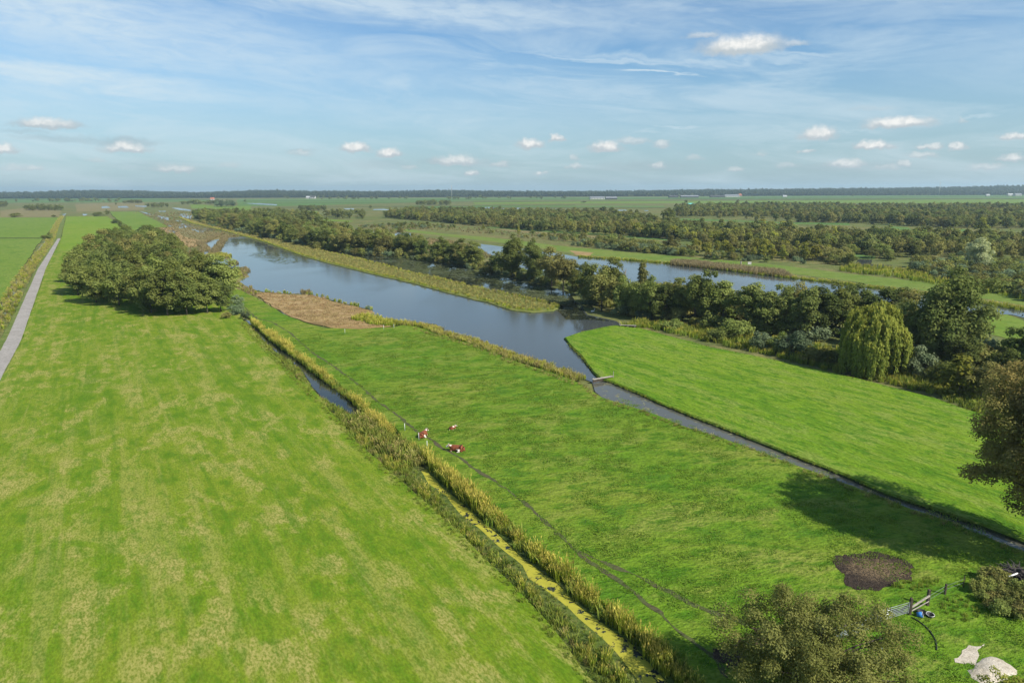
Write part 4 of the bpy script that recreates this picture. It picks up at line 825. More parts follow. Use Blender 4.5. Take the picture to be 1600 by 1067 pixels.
# groves and lone bushes further out
def grove(pts, sp, hs, label, group, kinds, name='tree', zz=0, w=(1.0,1.3)):
    for x, y in grid_pts(g2(pts), sp, .35): tree(pick(kinds), 0, 0, random.uniform(*hs), label, group, name=name, wxy=(x, y), w=random.uniform(*w))
GR = [([(38,329.4),(98,329.2),(97,327.2),(42,327.4)], 13, (8,11), 'dark tree of the oblong grove in the marsh far left', 'trees of the oblong grove far left', dict(far=1)),
  ([(-20,323.5),(10,323.5),(10,322),(-20,322)], 14, (9,12), 'dark tree of the grove cut by the left picture edge', 'trees of the grove at the left edge', dict(far=1)),
  ([(192,318.4),(222,318.3),(221,317.2),(193,317.3)], 18, (8,11), 'dark tree of the small grove right of the far white barns', 'trees of the small grove near the far barns', dict(far=1)),
  ([(230,324.4),(264,324.3),(258,322.8),(236,322.9)], 15, (6,10), 'dark tree of the low grove beside the far ponds', 'trees of the low grove by the far ponds', dict(far=1)),
  ([(338,323.8),(369,323.6),(367,322),(340,322)], 15, (12,15), 'grey green poplar of the tall grove far beyond the lake', 'poplars of the tall grove beyond the lake', dict(poplar_far=1)),
  ([(647,321.3),(706,321.2),(705,319.8),(650,320)], 16, (11,12.5), 'dark tree of the compact rectangular grove in the open polder', 'trees of the rectangular grove', dict(far=1)),
  ([(466,329.5),(510,329.5),(505,327.5),(470,327.5)], 13, (7,10), 'tree of the rounded grove left of the rectangular one', 'trees of the rounded grove', dict(far=1)),
  ([(500,342),(584,342.5),(578,338.5),(520,336)], 17, (8,11), 'tree of the grove beyond the causeway wood', 'trees of the grove beyond the causeway wood', dict(far=1)),
  ]
for g in GR: grove(*g)
for px, py, k, h, w_, lab, c in [(168,337.5,'far',9,.9,'round dark tree at the far right corner of the meadow','tree'), (153,338,'bush_green',5,2.0,'low bushes left of the round dark tree at the meadow end','shrub'),
  (188,355,'alder_dark',6.5,.95,'dark bush on the ditch between meadow and green field','shrub'), (181,350,'bush_green',4.5,1.4,'smaller dark bush left of the one on the field ditch','shrub'), (193,357,'bush_green',4,1.4,'low bush at the near end of the field ditch','shrub'),
  (77,374,'bush_green',4.6,.9,'single dark bush at the far end of the road','shrub'), (70,373,'bush',2.5,1.6,'low scrub left of the single dark bush by the road end','shrub'),
  (24,339.5,'bush_green',5,2.2,'lone dark bush on the edge of the left field','shrub'), (84,339,'bush_green',2.5,2,'tiny bush on the far rim of the left field','shrub'),
  (181,320.5,'far',6,1.2,'small lone dark bush between two far ponds','shrub'), (26,316.5,'far',12,1,'lone round tree in the far left field','tree'),
  (383,316.5,'far',9,1,'small lone tree right of the tall poplar grove','tree'), (579,326.5,'far',7,1.1,'small round bush by the far ponds in the open polder','shrub'),
  (882,311.5,'far',14,1.4,'dark tree group in front of the far farm sheds','tree'), (846,311.5,'far',11,1,'lone tree left of the dark group in the far polder','tree'),
  (912,317.5,'far',6,3,'wide low bush in the middle of the far polder','shrub'), (1072,318.5,'far',10,1.1,'lone tree left of the turquoise roof','tree'), (1153,319,'far',10,1,'lone tree standing above the right hand woods','tree'),
  (1424,402,'alder',8.5,1.25,'round bright green tree in the clearing','tree'), (1377,403,'bush_green',6.5,1.1,'green bush left of the round tree in the clearing','shrub'), (1329,402,'bush_green',6,.9,'green bush at the left end of the clearing','shrub'),
  (1360,404,'bush',5,1,'brownish small bush in the clearing','shrub'), (1395,405,'bush',4,1.2,'low bush touching the round tree in the clearing','shrub'),
  (1523,425,'pale',14.5,.95,'silvery pale tree with light foliage rising above the right woods','tree'), (1390,408,'bush_green',4,1,'green bush before the dark pond in the clearing','shrub'), (1328,415,'bush_green',5,.9,'green bush near the dyke left of the dark pond','shrub'),
  (1045,349,'alder',15,1.1,'bright round tree at the left end of the back wood','tree'), (1040,345,'olive',13,1,'olive tree beside the bright round one','tree'), (956,339,'alder_dark',13,1.1,'dark round tree standing out of the middle wood','tree'), (942,338,'alder_dark',13,1,'dark tree left of the round one in the middle wood','tree'),
  (1048,394,'olive',9,1.1,'olive tree above the scrub by the dyke','tree'), (955,382,'bush_green',6,1.2,'dark bush at the start of the dyke scrub','shrub'), (755,360,'yellow',5,1,'small yellow green tree in the open marsh','tree'), (810,367,'yellow',6,.9,'small pointed tree in the marsh beyond the canal','tree'),
  (768,365,'bush',3,1.2,'small marsh bush left of the pointed tree','shrub'), (895,368,'bush_green',3,1.3,'small marsh bush near the dyke','shrub'), (1190,366,'yellow',10,1.7,'yellow crown standing out of the middle wood, left one','tree'), (1205,365,'yellow',10,1.7,'yellow crown standing out of the middle wood, second from the left','tree'), (1222,367,'yellow',9,1.8,'yellow crown standing out of the middle wood, third from the left','tree'), (1301,378,'yellow',9,1.4,'single yellow crown right of the yellow group in the wood','tree'), (1532,366,'yellow',11,1.4,'yellow green pointed crown in the right hand wood','tree'), (1437,412,'bush',3.5,1.8,'brown reedy bush right of the dark pond','shrub')]:
    tree(k, px, py, h, lab, name='shrub' if c == 'shrub' else 'tree', cat=c, w=w_)
# young trees and bushes between dyke and woods, individually visible
for x, y in grid_pts(g2([(1075,398),(1120,402),(1165,405),(1240,409),(1300,411),(1316,408),(1300,398),(1240,393),(1165,392),(1090,389)]), 9.0, .4):
    tree(pick(dict(yellow=6, olive=1, bush=2)), 0, 0, random.uniform(4.5, 8), 'yellowish young birch in the thicket beyond the dyke', 'young birches beyond the dyke', w=random.uniform(1.1, 1.5), name='birch_tree', wxy=(x, y))
print('individual trees', NTREE[0])

# ------------------------------------------------------------------ woods that read as one mass
def far_proto(mat, H, Rr, nc, leaf, cr=.36, seed=1, shape='round'):
    me, _ = crown_mesh('wood_crown', mat, H=H, Rr=Rr, nc=nc, leaf=leaf, base=.0, cr=cr, seed=seed, dens=1.2, shape=shape); return bpy.data.objects.new('wood_crown', me)
wd = [far_proto(L_FARW, 10, 4.4, 24, .75, seed=2), far_proto(L_FARW, 10, 4.2, 24, .75, seed=3), far_proto(L_ALDER, 9.5, 4.2, 24, .75, seed=4), far_proto(L_OLIVE, 9, 4.2, 22, .75, seed=5), far_proto(L_OLIVE, 8, 3.6, 22, .7, seed=6), far_proto(L_DARK, 10.5, 3.6, 22, .75, seed=7)]
wl = [far_proto(L_OLIVE, 9.5, 3.2, 22, .7, seed=61, shape='up'), far_proto(L_LIGHT, 10, 3.4, 22, .7, seed=62), far_proto(L_OLIVE, 8, 3.0, 20, .7, seed=63, shape='cone')]
wy = [far_proto(L_YELL, 8, 3.6, 20, .7, seed=8)]
sc_ = [far_proto(L_OLIVE, 3.4, 2.6, 16, .42, seed=9), far_proto(L_GREY, 3.0, 2.6, 16, .42, seed=10), far_proto(L_ALDER, 3.2, 2.4, 16, .42, seed=11)]
BA = [(602,340.5),(660,345),(740,352.5),(820,360),(900,365),(980,370),(1040,373),(1075,378),(1145,384),(1232,391),(1302,394),(1320,396),(1425,403),(1504,407),(1600,414),(1800,425),(1800,382),(1600,380),(1480,381),(1400,378),(1320,373),(1241,369),(1145,365),(1066,360),(1040,354),(980,340),(900,336),(820,334),(740,334),(660,331),(602,333)]
P = grid_pts(g2(TLB), 7.5, .4); scatter('causeway_wood', P, wd, 'wood behind the front trees of the causeway', (.95, 1.25), z=0)
P = grid_pts(g2([(395,345),(458,350),(500,352),(498,346),(430,336),(396,338)]), 8, .4); scatter('causeway_wood_edge', P, wd, 'back edge of the causeway wood', (.8, 1.2), z=0)
P = grid_pts(g2(BA), 6.3, .45); print('wood A', len(P))
k = RNG.uniform(size=len(P)); nz = np.sin(P[:, 0]*.013+1)+np.sin(P[:, 1]*.017)+RNG.normal(size=len(P))*.4
lane = np.abs(((P[:, 1]*.9+P[:, 0]*.28) % 62)-31) < 4.5
mk_ = (nz > -1.25) & ~(lane & (np.sin(P[:, 0]*.02) > -.2)); zo = np.sin(P[:, 0]*.031+P[:, 1]*.02)+np.sin(P[:, 1]*.045-P[:, 0]*.012+2)+RNG.normal(size=len(P))*.35
scatter('light_wood', P[mk_ & (zo > .35)], wl, 'lighter olive birch patches in the wood beyond the canal', (.5, 1.0), z=0)
scatter('wood', P[mk_ & (zo <= .35)], wd, 'alder and birch wood beyond the canal reading as one mass', (.55, 1.1), z=0)
scatter('wood_yellow_trees', P[(nz > .5) & (k < .08)], wy, 'a few yellowing crowns scattered in the wood beyond the canal', (.8, 1.15), z=0)
BB = [(1056,341),(1145,344),(1241,347.5),(1320,349),(1390,352),(1486,357),(1600,357.5),(1800,361),(1800,325),(1600,326),(1320,324.5),(1150,324.5),(1056,327)]
P = grid_pts(g2(BB), 8.5, .45); print('wood B', len(P)); nz = np.sin(P[:, 0]*.009+P[:, 1]*.004)+np.sin(P[:, 1]*.011+2)+RNG.normal(size=len(P))*.4
lane = np.abs(((P[:, 1]+P[:, 0]*.25) % 120)-60) < 7
zo = np.sin(P[:, 0]*.013+P[:, 1]*.02)+np.sin(P[:, 1]*.025-P[:, 0]*.008+2)+RNG.normal(size=len(P))*.35
scatter('light_back_wood', P[(nz > -1.1) & ~lane & (zo > .5)], wl, 'lighter patches in the dark wood along the open polder', (.6, 1.05), z=0)
scatter('back_wood', P[(nz > -1.1) & ~lane & (zo <= .5)], wd, 'dark wood along the open polder reading as one mass', (.7, 1.15), z=0)
P = grid_pts(g2([(1505,448),(1560,460),(1640,478),(1800,500),(1800,432),(1600,416),(1540,418),(1500,416),(1440,412),(1420,420),(1450,432)]), 4.6)
scatter('scrub', P, sc_, 'mixed scrub below the silvery tree at the right', (.7, 1.4), z=0)
P = grid_pts(g2([(893,384),(950,390),(1000,395),(1060,400),(1090,402),(1090,392),(1000,383),(940,377),(895,379)]), 3.4); nz = np.sin(P[:, 0]*.10)+RNG.normal(size=len(P))*.6
scatter('willow_scrub', P[nz > -.5], sc_, 'grey green willow scrub between dyke and wood', (.6, 1.25), z=0)
P = grid_pts(g2([(1100,405),(1240,414),(1325,420),(1330,412),(1240,405),(1110,398)]), 3.6); nz = np.sin(P[:, 0]*.08)+RNG.normal(size=len(P))*.6
scatter('dyke_scrub', P[nz > .1], sc_, 'low bushes at the foot of the young birches', (.5, 1.0), z=0)
P = grid_pts(g2([(1325,415),(1440,425),(1520,445),(1600,462),(1600,468),(1500,452),(1400,434),(1310,424)]), 2.8); scatter('dyke_reeds', P, reeds_far, 'green reeds behind the dyke', (.9, 1.5), z=0)
# undergrowth along the tree line, and the marsh bushes
P = grid_pts(g2([(968,512),(1010,513),(1060,524),(1120,538),(1200,556),(1280,576),(1330,588),(1390,600),(1480,622),(1500,610),(1440,585),(1380,565),(1300,545),(1200,528),(1100,514),(1000,502)]), 1.3); k = RNG.uniform(size=len(P))
scatter('pasture_ditch_reeds', P[k < .5], reeds_far, 'rank green reeds between the lush pasture and the tree row', (.5, 1.0), z=0)
scatter('pasture_ditch_herbs', P[k > .5], herbs, 'nettles and herbs between the lush pasture and the tree row', (1.2, 2.2), z=0)
P = grid_pts(g2([(960,470),(1060,470),(1160,486),(1250,494),(1150,505),(1000,486)]), 3.6); scatter('canal_bank_scrub', P, sc_, 'dense bushes on the near bank of the canal', (1.0, 1.9), z=0)
P = grid_pts(g2([(1000,500),(1100,512),(1200,526),(1300,542),(1440,575),(1520,605),(1600,620),(1600,560),(1500,540),(1400,525),(1300,515),(1160,508),(1060,492),(950,470),(900,462),(890,468),(930,486)]), 4.2)
scatter('undergrowth', P[RNG.uniform(size=len(P)) < .7], sc_, 'shady undergrowth beneath the tree row', (.5, 1.3), z=0)
P = grid_pts(g2([(1383,598),(1420,607),(1476,619),(1480,612),(1450,604),(1390,590)]), .9); scatter('yellow_marsh_plants', P, [blades_mesh('iris_clump', 20, .9, .5, .12, .6, L_YELL) for _ in range(2)], 'yellow green broad leaved plants right of the weeping willow', (.8, 1.3), z=0)
P = grid_pts(g2([(620,404),(700,412),(750,424),(812,437),(850,445),(887,453),(905,470),(890,450),(820,428),(740,412),(680,402)]), 2.6); scatter('channel_undergrowth', P, sc_, 'low bushes overhanging the lily channel', (.35, .8), z=0)
P = grid_pts(g2([(300,346),(400,370),(450,381),(500,391),(560,400),(640,404),(620,398),(500,382),(400,362)]), 5); scatter('wood_edge_scrub', P, sc_, 'bushy edge of the wood behind the causeway', (.7, 1.3), z=0)
MP = [(560,352),(640,350),(740,356),(900,370),(1040,380),(1040,392),(880,378),(760,366),(650,358),(600,372),(560,372)]
P = grid_pts(g2(MP), 8.0); nz = np.sin(P[:, 0]*.05)+np.sin(P[:, 1]*.03)+RNG.normal(size=len(P))*.7
scatter('marsh_bushes', P[nz > .9], sc_, 'scattered low bushes in the marsh beyond the canal', (.4, 1.0), z=0)
P = grid_pts(g2(MP), 4.5); scatter('marsh_sedge', P[RNG.uniform(size=len(P)) < .45], reeds_b, 'brown sedge in the marsh beyond the canal', (.5, 1.2), z=0)
P = grid_pts(g2([(560,385),(640,370),(720,378),(770,400),(745,410),(680,400),(600,400)]), 3.2); scatter('orange_reeds', P, reeds_b, 'orange brown reeds behind the rounded alders', (.6, 1.1), z=0)
P = grid_pts(g2([(205,335),(300,330),(300,345),(262,352),(215,331)]), 6); scatter('far_marsh_reeds', P[RNG.uniform(size=len(P)) < .4], reeds_b, 'brown reeds among the far left ponds', (.7, 1.3), z=0)
fp = [far_proto(L_FARW, 9, 4.5, 12, 1.6, seed=31), far_proto(L_FARW, 8, 5, 12, 1.6, seed=32)]
rowP = []
for (x0, y0, x1, y1, n_) in [(50,315.5,62,314.5,5),(75,315.3,110,315,18),(112,315.2,160,314.6,16),(0,318,12,317,4),(160,316,190,315.5,5),(500,312,640,311,20),(700,312,740,311.5,10),(740,311,900,310.2,12),(980,307.4,1040,306.8,16),(1040,307.2,1320,304.8,40),(285,319.8,335,318.8,26),(1330,307,1600,304,14),(-400,314,0,313,40),(440,310.6,520,310,8)]:
    t = RNG.uniform(0, 1, n_); rowP += [tuple(G(x0+(x1-x0)*a, y0+(y1-y0)*a+RNG.normal()*.25, 0)[:2]) for a in t]
scatter('hedgerow_trees', np.array(rowP), fp, 'dotted hedgerow trees across the far polder', (.6, 1.5), z=0)
# forest on the horizon ridge
nF = 52000; y = RNG.uniform(D1+8, D2+60, nF); y[:9000] = RNG.uniform(D1, D1+40, 9000); x = RNG.uniform(-1.02, 1.15, nF)*y*.95
P = np.column_stack([x, y, hill_z(x, y)-.5]); hp = [far_proto(L_RIDGE, 13, 5.5, 9, 3.2, .42, 41), far_proto(L_RIDGE, 12, 5, 9, 3.2, .42, 42), far_proto(L_RIDGE, 15, 4, 8, 3.0, .45, 43, 'cone')]
scatter('forest', P, hp, 'continuous dark forest on the low ridge along the horizon', (.75, 1.2))

# ------------------------------------------------------------------ built things and animals
def bar(bm, a, b, w, h=None, up=Vector((0, 0, 1))):
    """square bar from a to b"""
    a, b = Vector(a), Vector(b); h = h or w; t = (b-a).normalized(); s_ = t.cross(up)
    s_ = s_.normalized() if s_.length > 1e-3 else Vector((1, 0, 0)); u = s_.cross(t).normalized(); vs = []
    for p in (a, b):
        for i, j in ((-1,-1),(1,-1),(1,1),(-1,1)): vs.append(bm.verts.new(p+s_*w/2*i+u*h/2*j))
    for f in ((3,2,1,0),(4,5,6,7),(0,1,5,4),(1,2,6,5),(2,3,7,6),(3,0,4,7)): bm.faces.new([vs[k] for k in f])
def bar_obj(name, a, b, w, mat, parent=None, h=None, rnd=False, bev=0.0):
    bm = bmesh.new()
    if rnd: tube(bm, [a, b], [w/2, w/2], 8)
    else:
        bar(bm, a, b, w, h)
        if bev: bmesh.ops.bevel(bm, geom=bm.edges[:], offset=bev, segments=1, affect='EDGES')
    return mobj(name, bm_mesh(name, bm, mat, rnd), parent=parent)
Z0 = Z_FLD
# --- the metal gate with its posts
gl, gr = G(1359, 978, Z0), G(1419, 960, Z0); gv = (gr-gl); glen = gv.length; ga = math.atan2(gv.y, gv.x)
def gate(name, label, loc, ang, ln, group=None):
    e = empty(name, loc, ang); tag(e, label, 'gate', group)
    for i, z in enumerate((.22, .36, .50, .64, .79, .95, 1.14)): bar_obj('rail', (0.05, 0, z), (ln-.05, 0, z), .045, GALV, e, rnd=True)
    for x in (.04, ln*.5, ln-.04): bar_obj('upright', (x, -.03, .18), (x, -.03, 1.17), .05, GALV, e)
    bar_obj('brace', (.08, .035, .24), (ln*.5, .035, 1.1), .035, GALV, e); return e
gate('metal_gate', 'galvanised seven bar gate hanging between two wooden posts behind the olive willow', gl, ga, glen)
gate('metal_gate', 'second galvanised gate, mostly hidden behind the olive willow left of the first', gl-gv.normalized()*(glen*.9+.3)+Vector((0,-.5,0)), ga, glen*.9)
def post(name, p, h, w, mat, label, cat, group=None, lean=(0, 0)):
    o = bar_obj(name, (0, 0, -.2), (lean[0], lean[1], h), w, mat, bev=w*.12); o.location = p; tag(o, label, cat, group); return o
post('gate_post', gl-gv.normalized()*-.25+Vector((.0,-.28,0)), 1.45, .26, WOOD_DK, 'thick dark wooden gate post in front of the gate, half behind the olive willow', 'post')
post('gate_post', gr+gv.normalized()*.16, 1.5, .22, WOOD_DK, 'dark wooden post at the right end of the metal gate', 'post')
f1, f2, f3 = G(1449, 945, Z0), G(1476.5, 928, Z0), G(1505, 917, Z0)
fe = empty('wooden_fence', f1); tag(fe, 'short fence of dark posts and a pale pole running right from the metal gate', 'fence')
for p, h, w in ((f1, 1.45, .22), (f2, 1.0, .15), (f3, 1.1, .06)): bar_obj('post', p-f1+Vector((0,0,-.2)), p-f1+Vector((0,0,h)), w, WOOD_DK, fe, bev=w*.12)
g0 = gr+gv.normalized()*.3-f1
bar_obj('rail', g0+Vector((0,0,.62)), Vector((0,-.14,.98)), .13, WOOD_OLD, fe, bev=.02); bar_obj('rail', g0+Vector((0,0,.25)), Vector((0,-.14,.45)), .08, WOOD_OLD, fe, bev=.02)
for z in (.45, .8):
    bar_obj('wire', Vector((0,0,z)), f2-f1+Vector((0,0,z)), .012, GALV, fe); bar_obj('wire', f2-f1+Vector((0,0,z)), f3-f1+Vector((0,0,z)), .012, GALV, fe)
post('fence_stake', G(1157, 1062, Z0), .95, .10, WOOD_DK, 'dark stake at the lower edge of the trodden mud, left of the olive willow', 'post')
# buckets, hose
def bucket(loc, r, h, mat, tilt, label, name='bucket', rim=None):
    bm = bmesh.new(); n = 14; rings = []
    for z, rr in ((0, .001), (0, r*.78), (h, r), (h, r*.9), (.03, r*.70), (.03, .001)):
        rings.append([bm.verts.new((rr*math.cos(6.2832*k/n), rr*math.sin(6.2832*k/n), z)) for k in range(n)])
    for a, b in zip(rings, rings[1:]):
        for k in range(n): bm.faces.new((a[k], a[(k+1) % n], b[(k+1) % n], b[k]))
    e = empty(name, loc); e.rotation_euler = tilt; tag(e, label, 'bucket'); mobj('body', bm_mesh('body', bm, mat), parent=e)
    bm = bmesh.new(); tube(bm, [(r*math.cos(a)*1.02, r*math.sin(a)*1.02, h) for a in np.linspace(0, 6.2, 14)], [.018]*14, 5); mobj('rim', bm_mesh('rim', bm, rim or mat), parent=e); return e
bucket(G(1432.5, 962, Z0)+Vector((0,0,.12)), .24, .42, BLUEP, (R(75), 0, R(70)), 'blue bucket with a white rim tipped over beside the gate', rim=WHITEP)
bucket(G(1440, 958.5, Z0), .36, .22, BLACKP, (0, 0, 0), 'flat black rubber tub behind the blue bucket', 'tub')
bucket(G(1453, 962.5, Z0), .30, .22, BLACKP, (R(8), 0, 0), 'black tub with white inside, right of the blue bucket', 'tub', rim=WHITEP)
bm = bmesh.new(); hp_ = [G(x, y, Z0+.05) for x, y in q('ZJ', [(720,520),(750,532),(800,565),(840,600),(870,632),(895,670),(912,705),(918,740),(920,775)])]
tube(bm, hp_, [.045]*len(hp_), 6); tag(mobj('hose', bm_mesh('hose', bm, BLACKP)), 'black hose curving over the grass from the metal gate towards the sand', 'hose')
o = bar_obj('feed_scoop', (0,0,0), (.22,.08,0), .16, BLUEP, h=.08, bev=.02); o.location = G(1374, 1014, Z0)+Vector((0,0,.05)); tag(o, 'small bright blue plastic scoop lying in the grass above the pale sand', 'scoop')
# pallets and pipe by the brush heap
def pallet(loc, ang, tilt, label):
    e = empty('pallet', loc, ang); e.rotation_euler = (tilt, 0, ang); tag(e, label, 'pallet', 'stacked pallets')
    for y in (0, .5, 1.0): bar_obj('bearer', (-.6, y-.5, .05), (.6, y-.5, .05), .08, WOOD_OLD, e)
    for k in range(6): bar_obj('board', (-.6+.05+k*.22, -.55, .105), (-.6+.05+k*.22, .55, .105), .12, WOOD_OLD, e, h=.024)
    for k in range(3): bar_obj('board', (-.6+.05+k*.55, -.55, -.005), (-.6+.05+k*.55, .55, -.005), .12, WOOD_OLD, e, h=.024)
for k, lab in enumerate(['lowest weathered pallet of the leaning stack at the right picture edge', 'second weathered pallet from the bottom of the stack at the right edge', 'third weathered pallet of the stack at the right edge', 'top weathered pallet of the stack at the right edge']):
    pallet(G(1604, 938, Z0)+Vector((0, 0, .1+.15*k)), R(12+3*k), R(6), lab)
o = bar_obj('pipe', (0,0,0), (1.0,.3,.12), .14, WHITEP, rnd=True); o.location = G(1574, 913, Z0)+Vector((0,0,.8)); tag(o, 'short white plastic pipe lying on the bramble thicket below the brush heap', 'pipe')
bm = bmesh.new(); rg = random.Random(4)
for k in range(260):
    a = rg.uniform(0, 6.28); r = rg.uniform(0, 1.5)*rg.uniform(.3, 1); z = rg.uniform(0, 1.1)*(1-r/2.2); b = rg.uniform(0, 6.28); l = rg.uniform(.5, 1.5); e_ = rg.uniform(-.3, .45)
    bar(bm, (r*math.cos(a), r*math.sin(a), z), (r*math.cos(a)+math.cos(b)*l, r*math.sin(a)+math.sin(b)*l, z+e_*l), rg.uniform(.03, .07))
o = mobj('brush_heap', bm_mesh('brush_heap', bm, simple('grey twigs', (.075,.065,.06), .95), False)); o.location = G(1590, 905, Z0); tag(o, 'dark grey heap of cut branches under the turning oak at the right edge', 'brush heap')
br = [far_proto(L_ALDER, 1.3, .9, 12, .14, seed=51), far_proto(L_OLIVE, 1.2, .8, 12, .14, seed=52)]
P = grid_pts(g2(q('ZJ', [(1180,330),(1230,240),(1330,200),(1450,190),(1500,260),(1560,330),(1640,420),(1640,560),(1500,540),(1380,500),(1300,440)]), Z0), .8)
scatter('brambles', P, br, 'bramble and nettle thicket around the brush heap at the lower right', (.5, 1.05), z=Z0)
P = grid_pts(g2(q('ZJ', [(900,420),(1060,330),(1200,430),(1330,520),(1200,560),(1050,540)]), Z0), .6); scatter('rough_grass', P, herbs, 'rough bright grass right of the gate', (.25, .5), z=Z0)
P = grid_pts(g2(q('ZJ', [(560,290),(720,230),(880,200),(960,240),(900,300),(740,320)]), Z0), .55); scatter('nettles', P, herbs, 'fresh bright herbs beside the dung patch', (.3, .65), z=Z0)
# electric fence posts
for (x, y, lab) in [(632.5,673,'white plastic fence post left of the resting cows, the farthest of the three'),(654.5,688,'white plastic fence post just below the cow by the trail'),(667.5,701,'white plastic fence post in front of the yellow reeds, nearest of the three'),
   (539,521,'white fence post at the lower left corner of the cut reed bed'),(599.5,515,'white fence post below the reed bed tip, left of a pair'),(615.5,513.5,'white fence post below the reed bed tip, right of a pair'),(896,600,'white fence post near the lake shore')][:6]:
    o = bar_obj('fence_post', (0, 0, -.1), (0, 0, 1.15), .06, WHITEP, rnd=True); o.location = G(x, y, Z0); tag(o, lab, 'post', 'white electric fence posts')
# plank weirs
def weir(a, b, label):
    a, b = Vector(a), Vector(b); e = empty('plank_weir', a); tag(e, label, 'weir'); d = b-a; n_ = Vector((-d.y, d.x, 0)).normalized()
    for k in range(2): bar_obj('beam', n_*(.28*k-.14)+Vector((0,0,.55)), d+n_*(.28*k-.14)+Vector((0,0,.55)), .25, WOOD_OLD, e, h=.12, bev=.02)
    bar_obj('board', Vector((0,0,.2)), d+Vector((0,0,.2)), .07, WOOD_DK, e, h=.5)
    for t in (.08, .5, .95): bar_obj('post', d*t+n_*.3+Vector((0,0,-.4)), d*t+n_*.3+Vector((0,0,.75)), .14, WOOD_OLD, e, bev=.02)
    bar_obj('post', d*1.0-n_*.25+Vector((0,0,-.3)), d*1.0-n_*.25+Vector((0,0,1.5)), .12, WOOD_OLD, e, bev=.02)
weir(G(926, 597.5, .3), G(957, 592, .3), 'pale plank weir across the side ditch where it meets the lake')
weir(G(994, 512, .3), G(968, 511, .3), 'grey plank weir at the far corner of the lush pasture under the trees')
# info board and post on the dyke
e = empty('notice_board', G(1171, 416, .3)); tag(e, 'pale notice board standing on the green dyke beyond the canal', 'sign')
bar_obj('panel', (-.9, 0, 1.4), (.9, 0, 1.4), .06, W_WHITE, e, h=1.2); bar_obj('post', (-.8, 0, 0), (-.8, 0, 1.9), .12, WOOD_OLD, e); bar_obj('post', (.8, 0, 0), (.8, 0, 1.9), .12, WOOD_OLD, e)
post('marker_post', G(1157.5, 415.5, .3), 2.0, .6, WOOD_OLD, 'pale marker post left of the notice board on the dyke', 'post')
# swan on the lake corner
def swan(px, py, label):
    e = empty('swan', G(px, py, Z_WATER), R(20)); tag(e, label, 'bird')
    bm = bmesh.new(); bmesh.ops.create_icosphere(bm, subdivisions=2, radius=.5)
    for v in bm.verts: v.co.x *= 1.1; v.co.y *= .5; v.co.z = v.co.z*.5+.1+max(0, -v.co.x)*.15
    mobj('body', bm_mesh('body', bm, WHITEP), parent=e); bm = bmesh.new(); tube(bm, [(.4,0,.15),(.62,0,.45),(.55,0,.75),(.62,0,.95),(.78,0,.93)], [.11,.07,.055,.075,.04], 7); mobj('neck', bm_mesh('neck', bm, WHITEP), parent=e)
    bm = bmesh.new(); tube(bm, [(.77,0,.93),(.92,0,.88)], [.035,.012], 5); mobj('beak', bm_mesh('beak', bm, R_TILE), parent=e)
swan(926, 487, 'white swan at the shaded lake corner beneath the trees')
# cows
def cow_mesh(patch=0):
    V = [(-.15,0,.52),(-.85,0,.44),(-.5,0,.50),(.3,0,.55),(.62,0,.60),(.90,.05,.72),(1.06,.10,.84),(1.20,.16,.74),(1.36,.22,.60),
         (.58,.24,.34),(.86,.30,.16),(.58,.34,.08),(.58,-.24,.34),(.86,-.28,.16),(.60,-.32,.08),
         (-.62,.24,.34),(-.22,.44,.28),(-.50,.50,.10),(-.12,.58,.06),(-.62,-.24,.32),(-.24,-.34,.20),(-.5,-.38,.08),(-1.05,.05,.36),(-1.12,.12,.10)]
    E = [(0,2),(2,1),(0,3),(3,4),(4,5),(5,6),(6,7),(7,8),(4,9),(9,10),(10,11),(4,12),(12,13),(13,14),(2,15),(15,16),(16,17),(17,18),(2,19),(19,20),(20,21),(1,22),(22,23)]
    Rr = [.42,.30,.38,.39,.33,.20,.16,.13,.085,.15,.08,.06,.15,.08,.06,.19,.15,.08,.05,.18,.12,.06,.05,.03]
    V = [(x, y, max(.07, z-.13 if z > .3 else z-.02)) for x, y, z in V]
    me = bpy.data.meshes.new('body'); me.from_pydata(V, E, []); o = bpy.data.objects.new('tmp', me); COL.objects.link(o)
    md = o.modifiers.new('s', 'SKIN'); md.use_smooth_shade = True
    for i, r in enumerate(Rr): me.skin_vertices[0].data[i].radius = (r, r)
    me.skin_vertices[0].data[0].use_root = True
    sb = o.modifiers.new('b', 'SUBSURF'); sb.levels = 2; sb.render_levels = 2
    dg = bpy.context.evaluated_depsgraph_get(); dg.update(); nm = bpy.data.meshes.new_from_object(o.evaluated_get(dg)); bpy.data.objects.remove(o)
    nm.name = 'body'; nm.materials.clear(); nm.materials.append(HIDE_R); nm.materials.append(HIDE_W)
    for p in nm.polygons:
        c = p.center; w = c.x > .98 or (c.z < .11 and abs(c.y) > .3)
        w = w or (abs(c.x-.8) < .12 and c.z > .66)
        if patch: w = w or (math.sin(c.x*5+1)+math.cos(c.z*6+c.y*4)) > .7
        elif c.x < -.1 and c.x > -.5 and c.y > .3 and c.z < .4: w = True
        p.material_index = 1 if w else 0
    return nm
def cow(loc, ang, sc, label, patch=0, flip=1):
    e = empty('cow', loc, ang); e.scale = (sc, sc*flip, sc); tag(e, label, 'cow', 'cows resting in the pasture'); mobj('body', cow_mesh(patch), parent=e)
    for s_ in (-1, 1):
        bm = bmesh.new(); tube(bm, [(1.02,.1+.1*s_,.78),(1.0,.1+.22*s_,.77),(.98,.1+.30*s_,.73)], [.05,.06,.02], 6); mobj('ear', bm_mesh('ear', bm, HIDE_R), parent=e)
        bm = bmesh.new(); tube(bm, [(1.06,.1+.06*s_,.83),(1.06,.1+.12*s_,.90),(1.08,.1+.13*s_,.96)], [.03,.022,.008], 5); mobj('horn', bm_mesh('horn', bm, HIDE_W), parent=e)
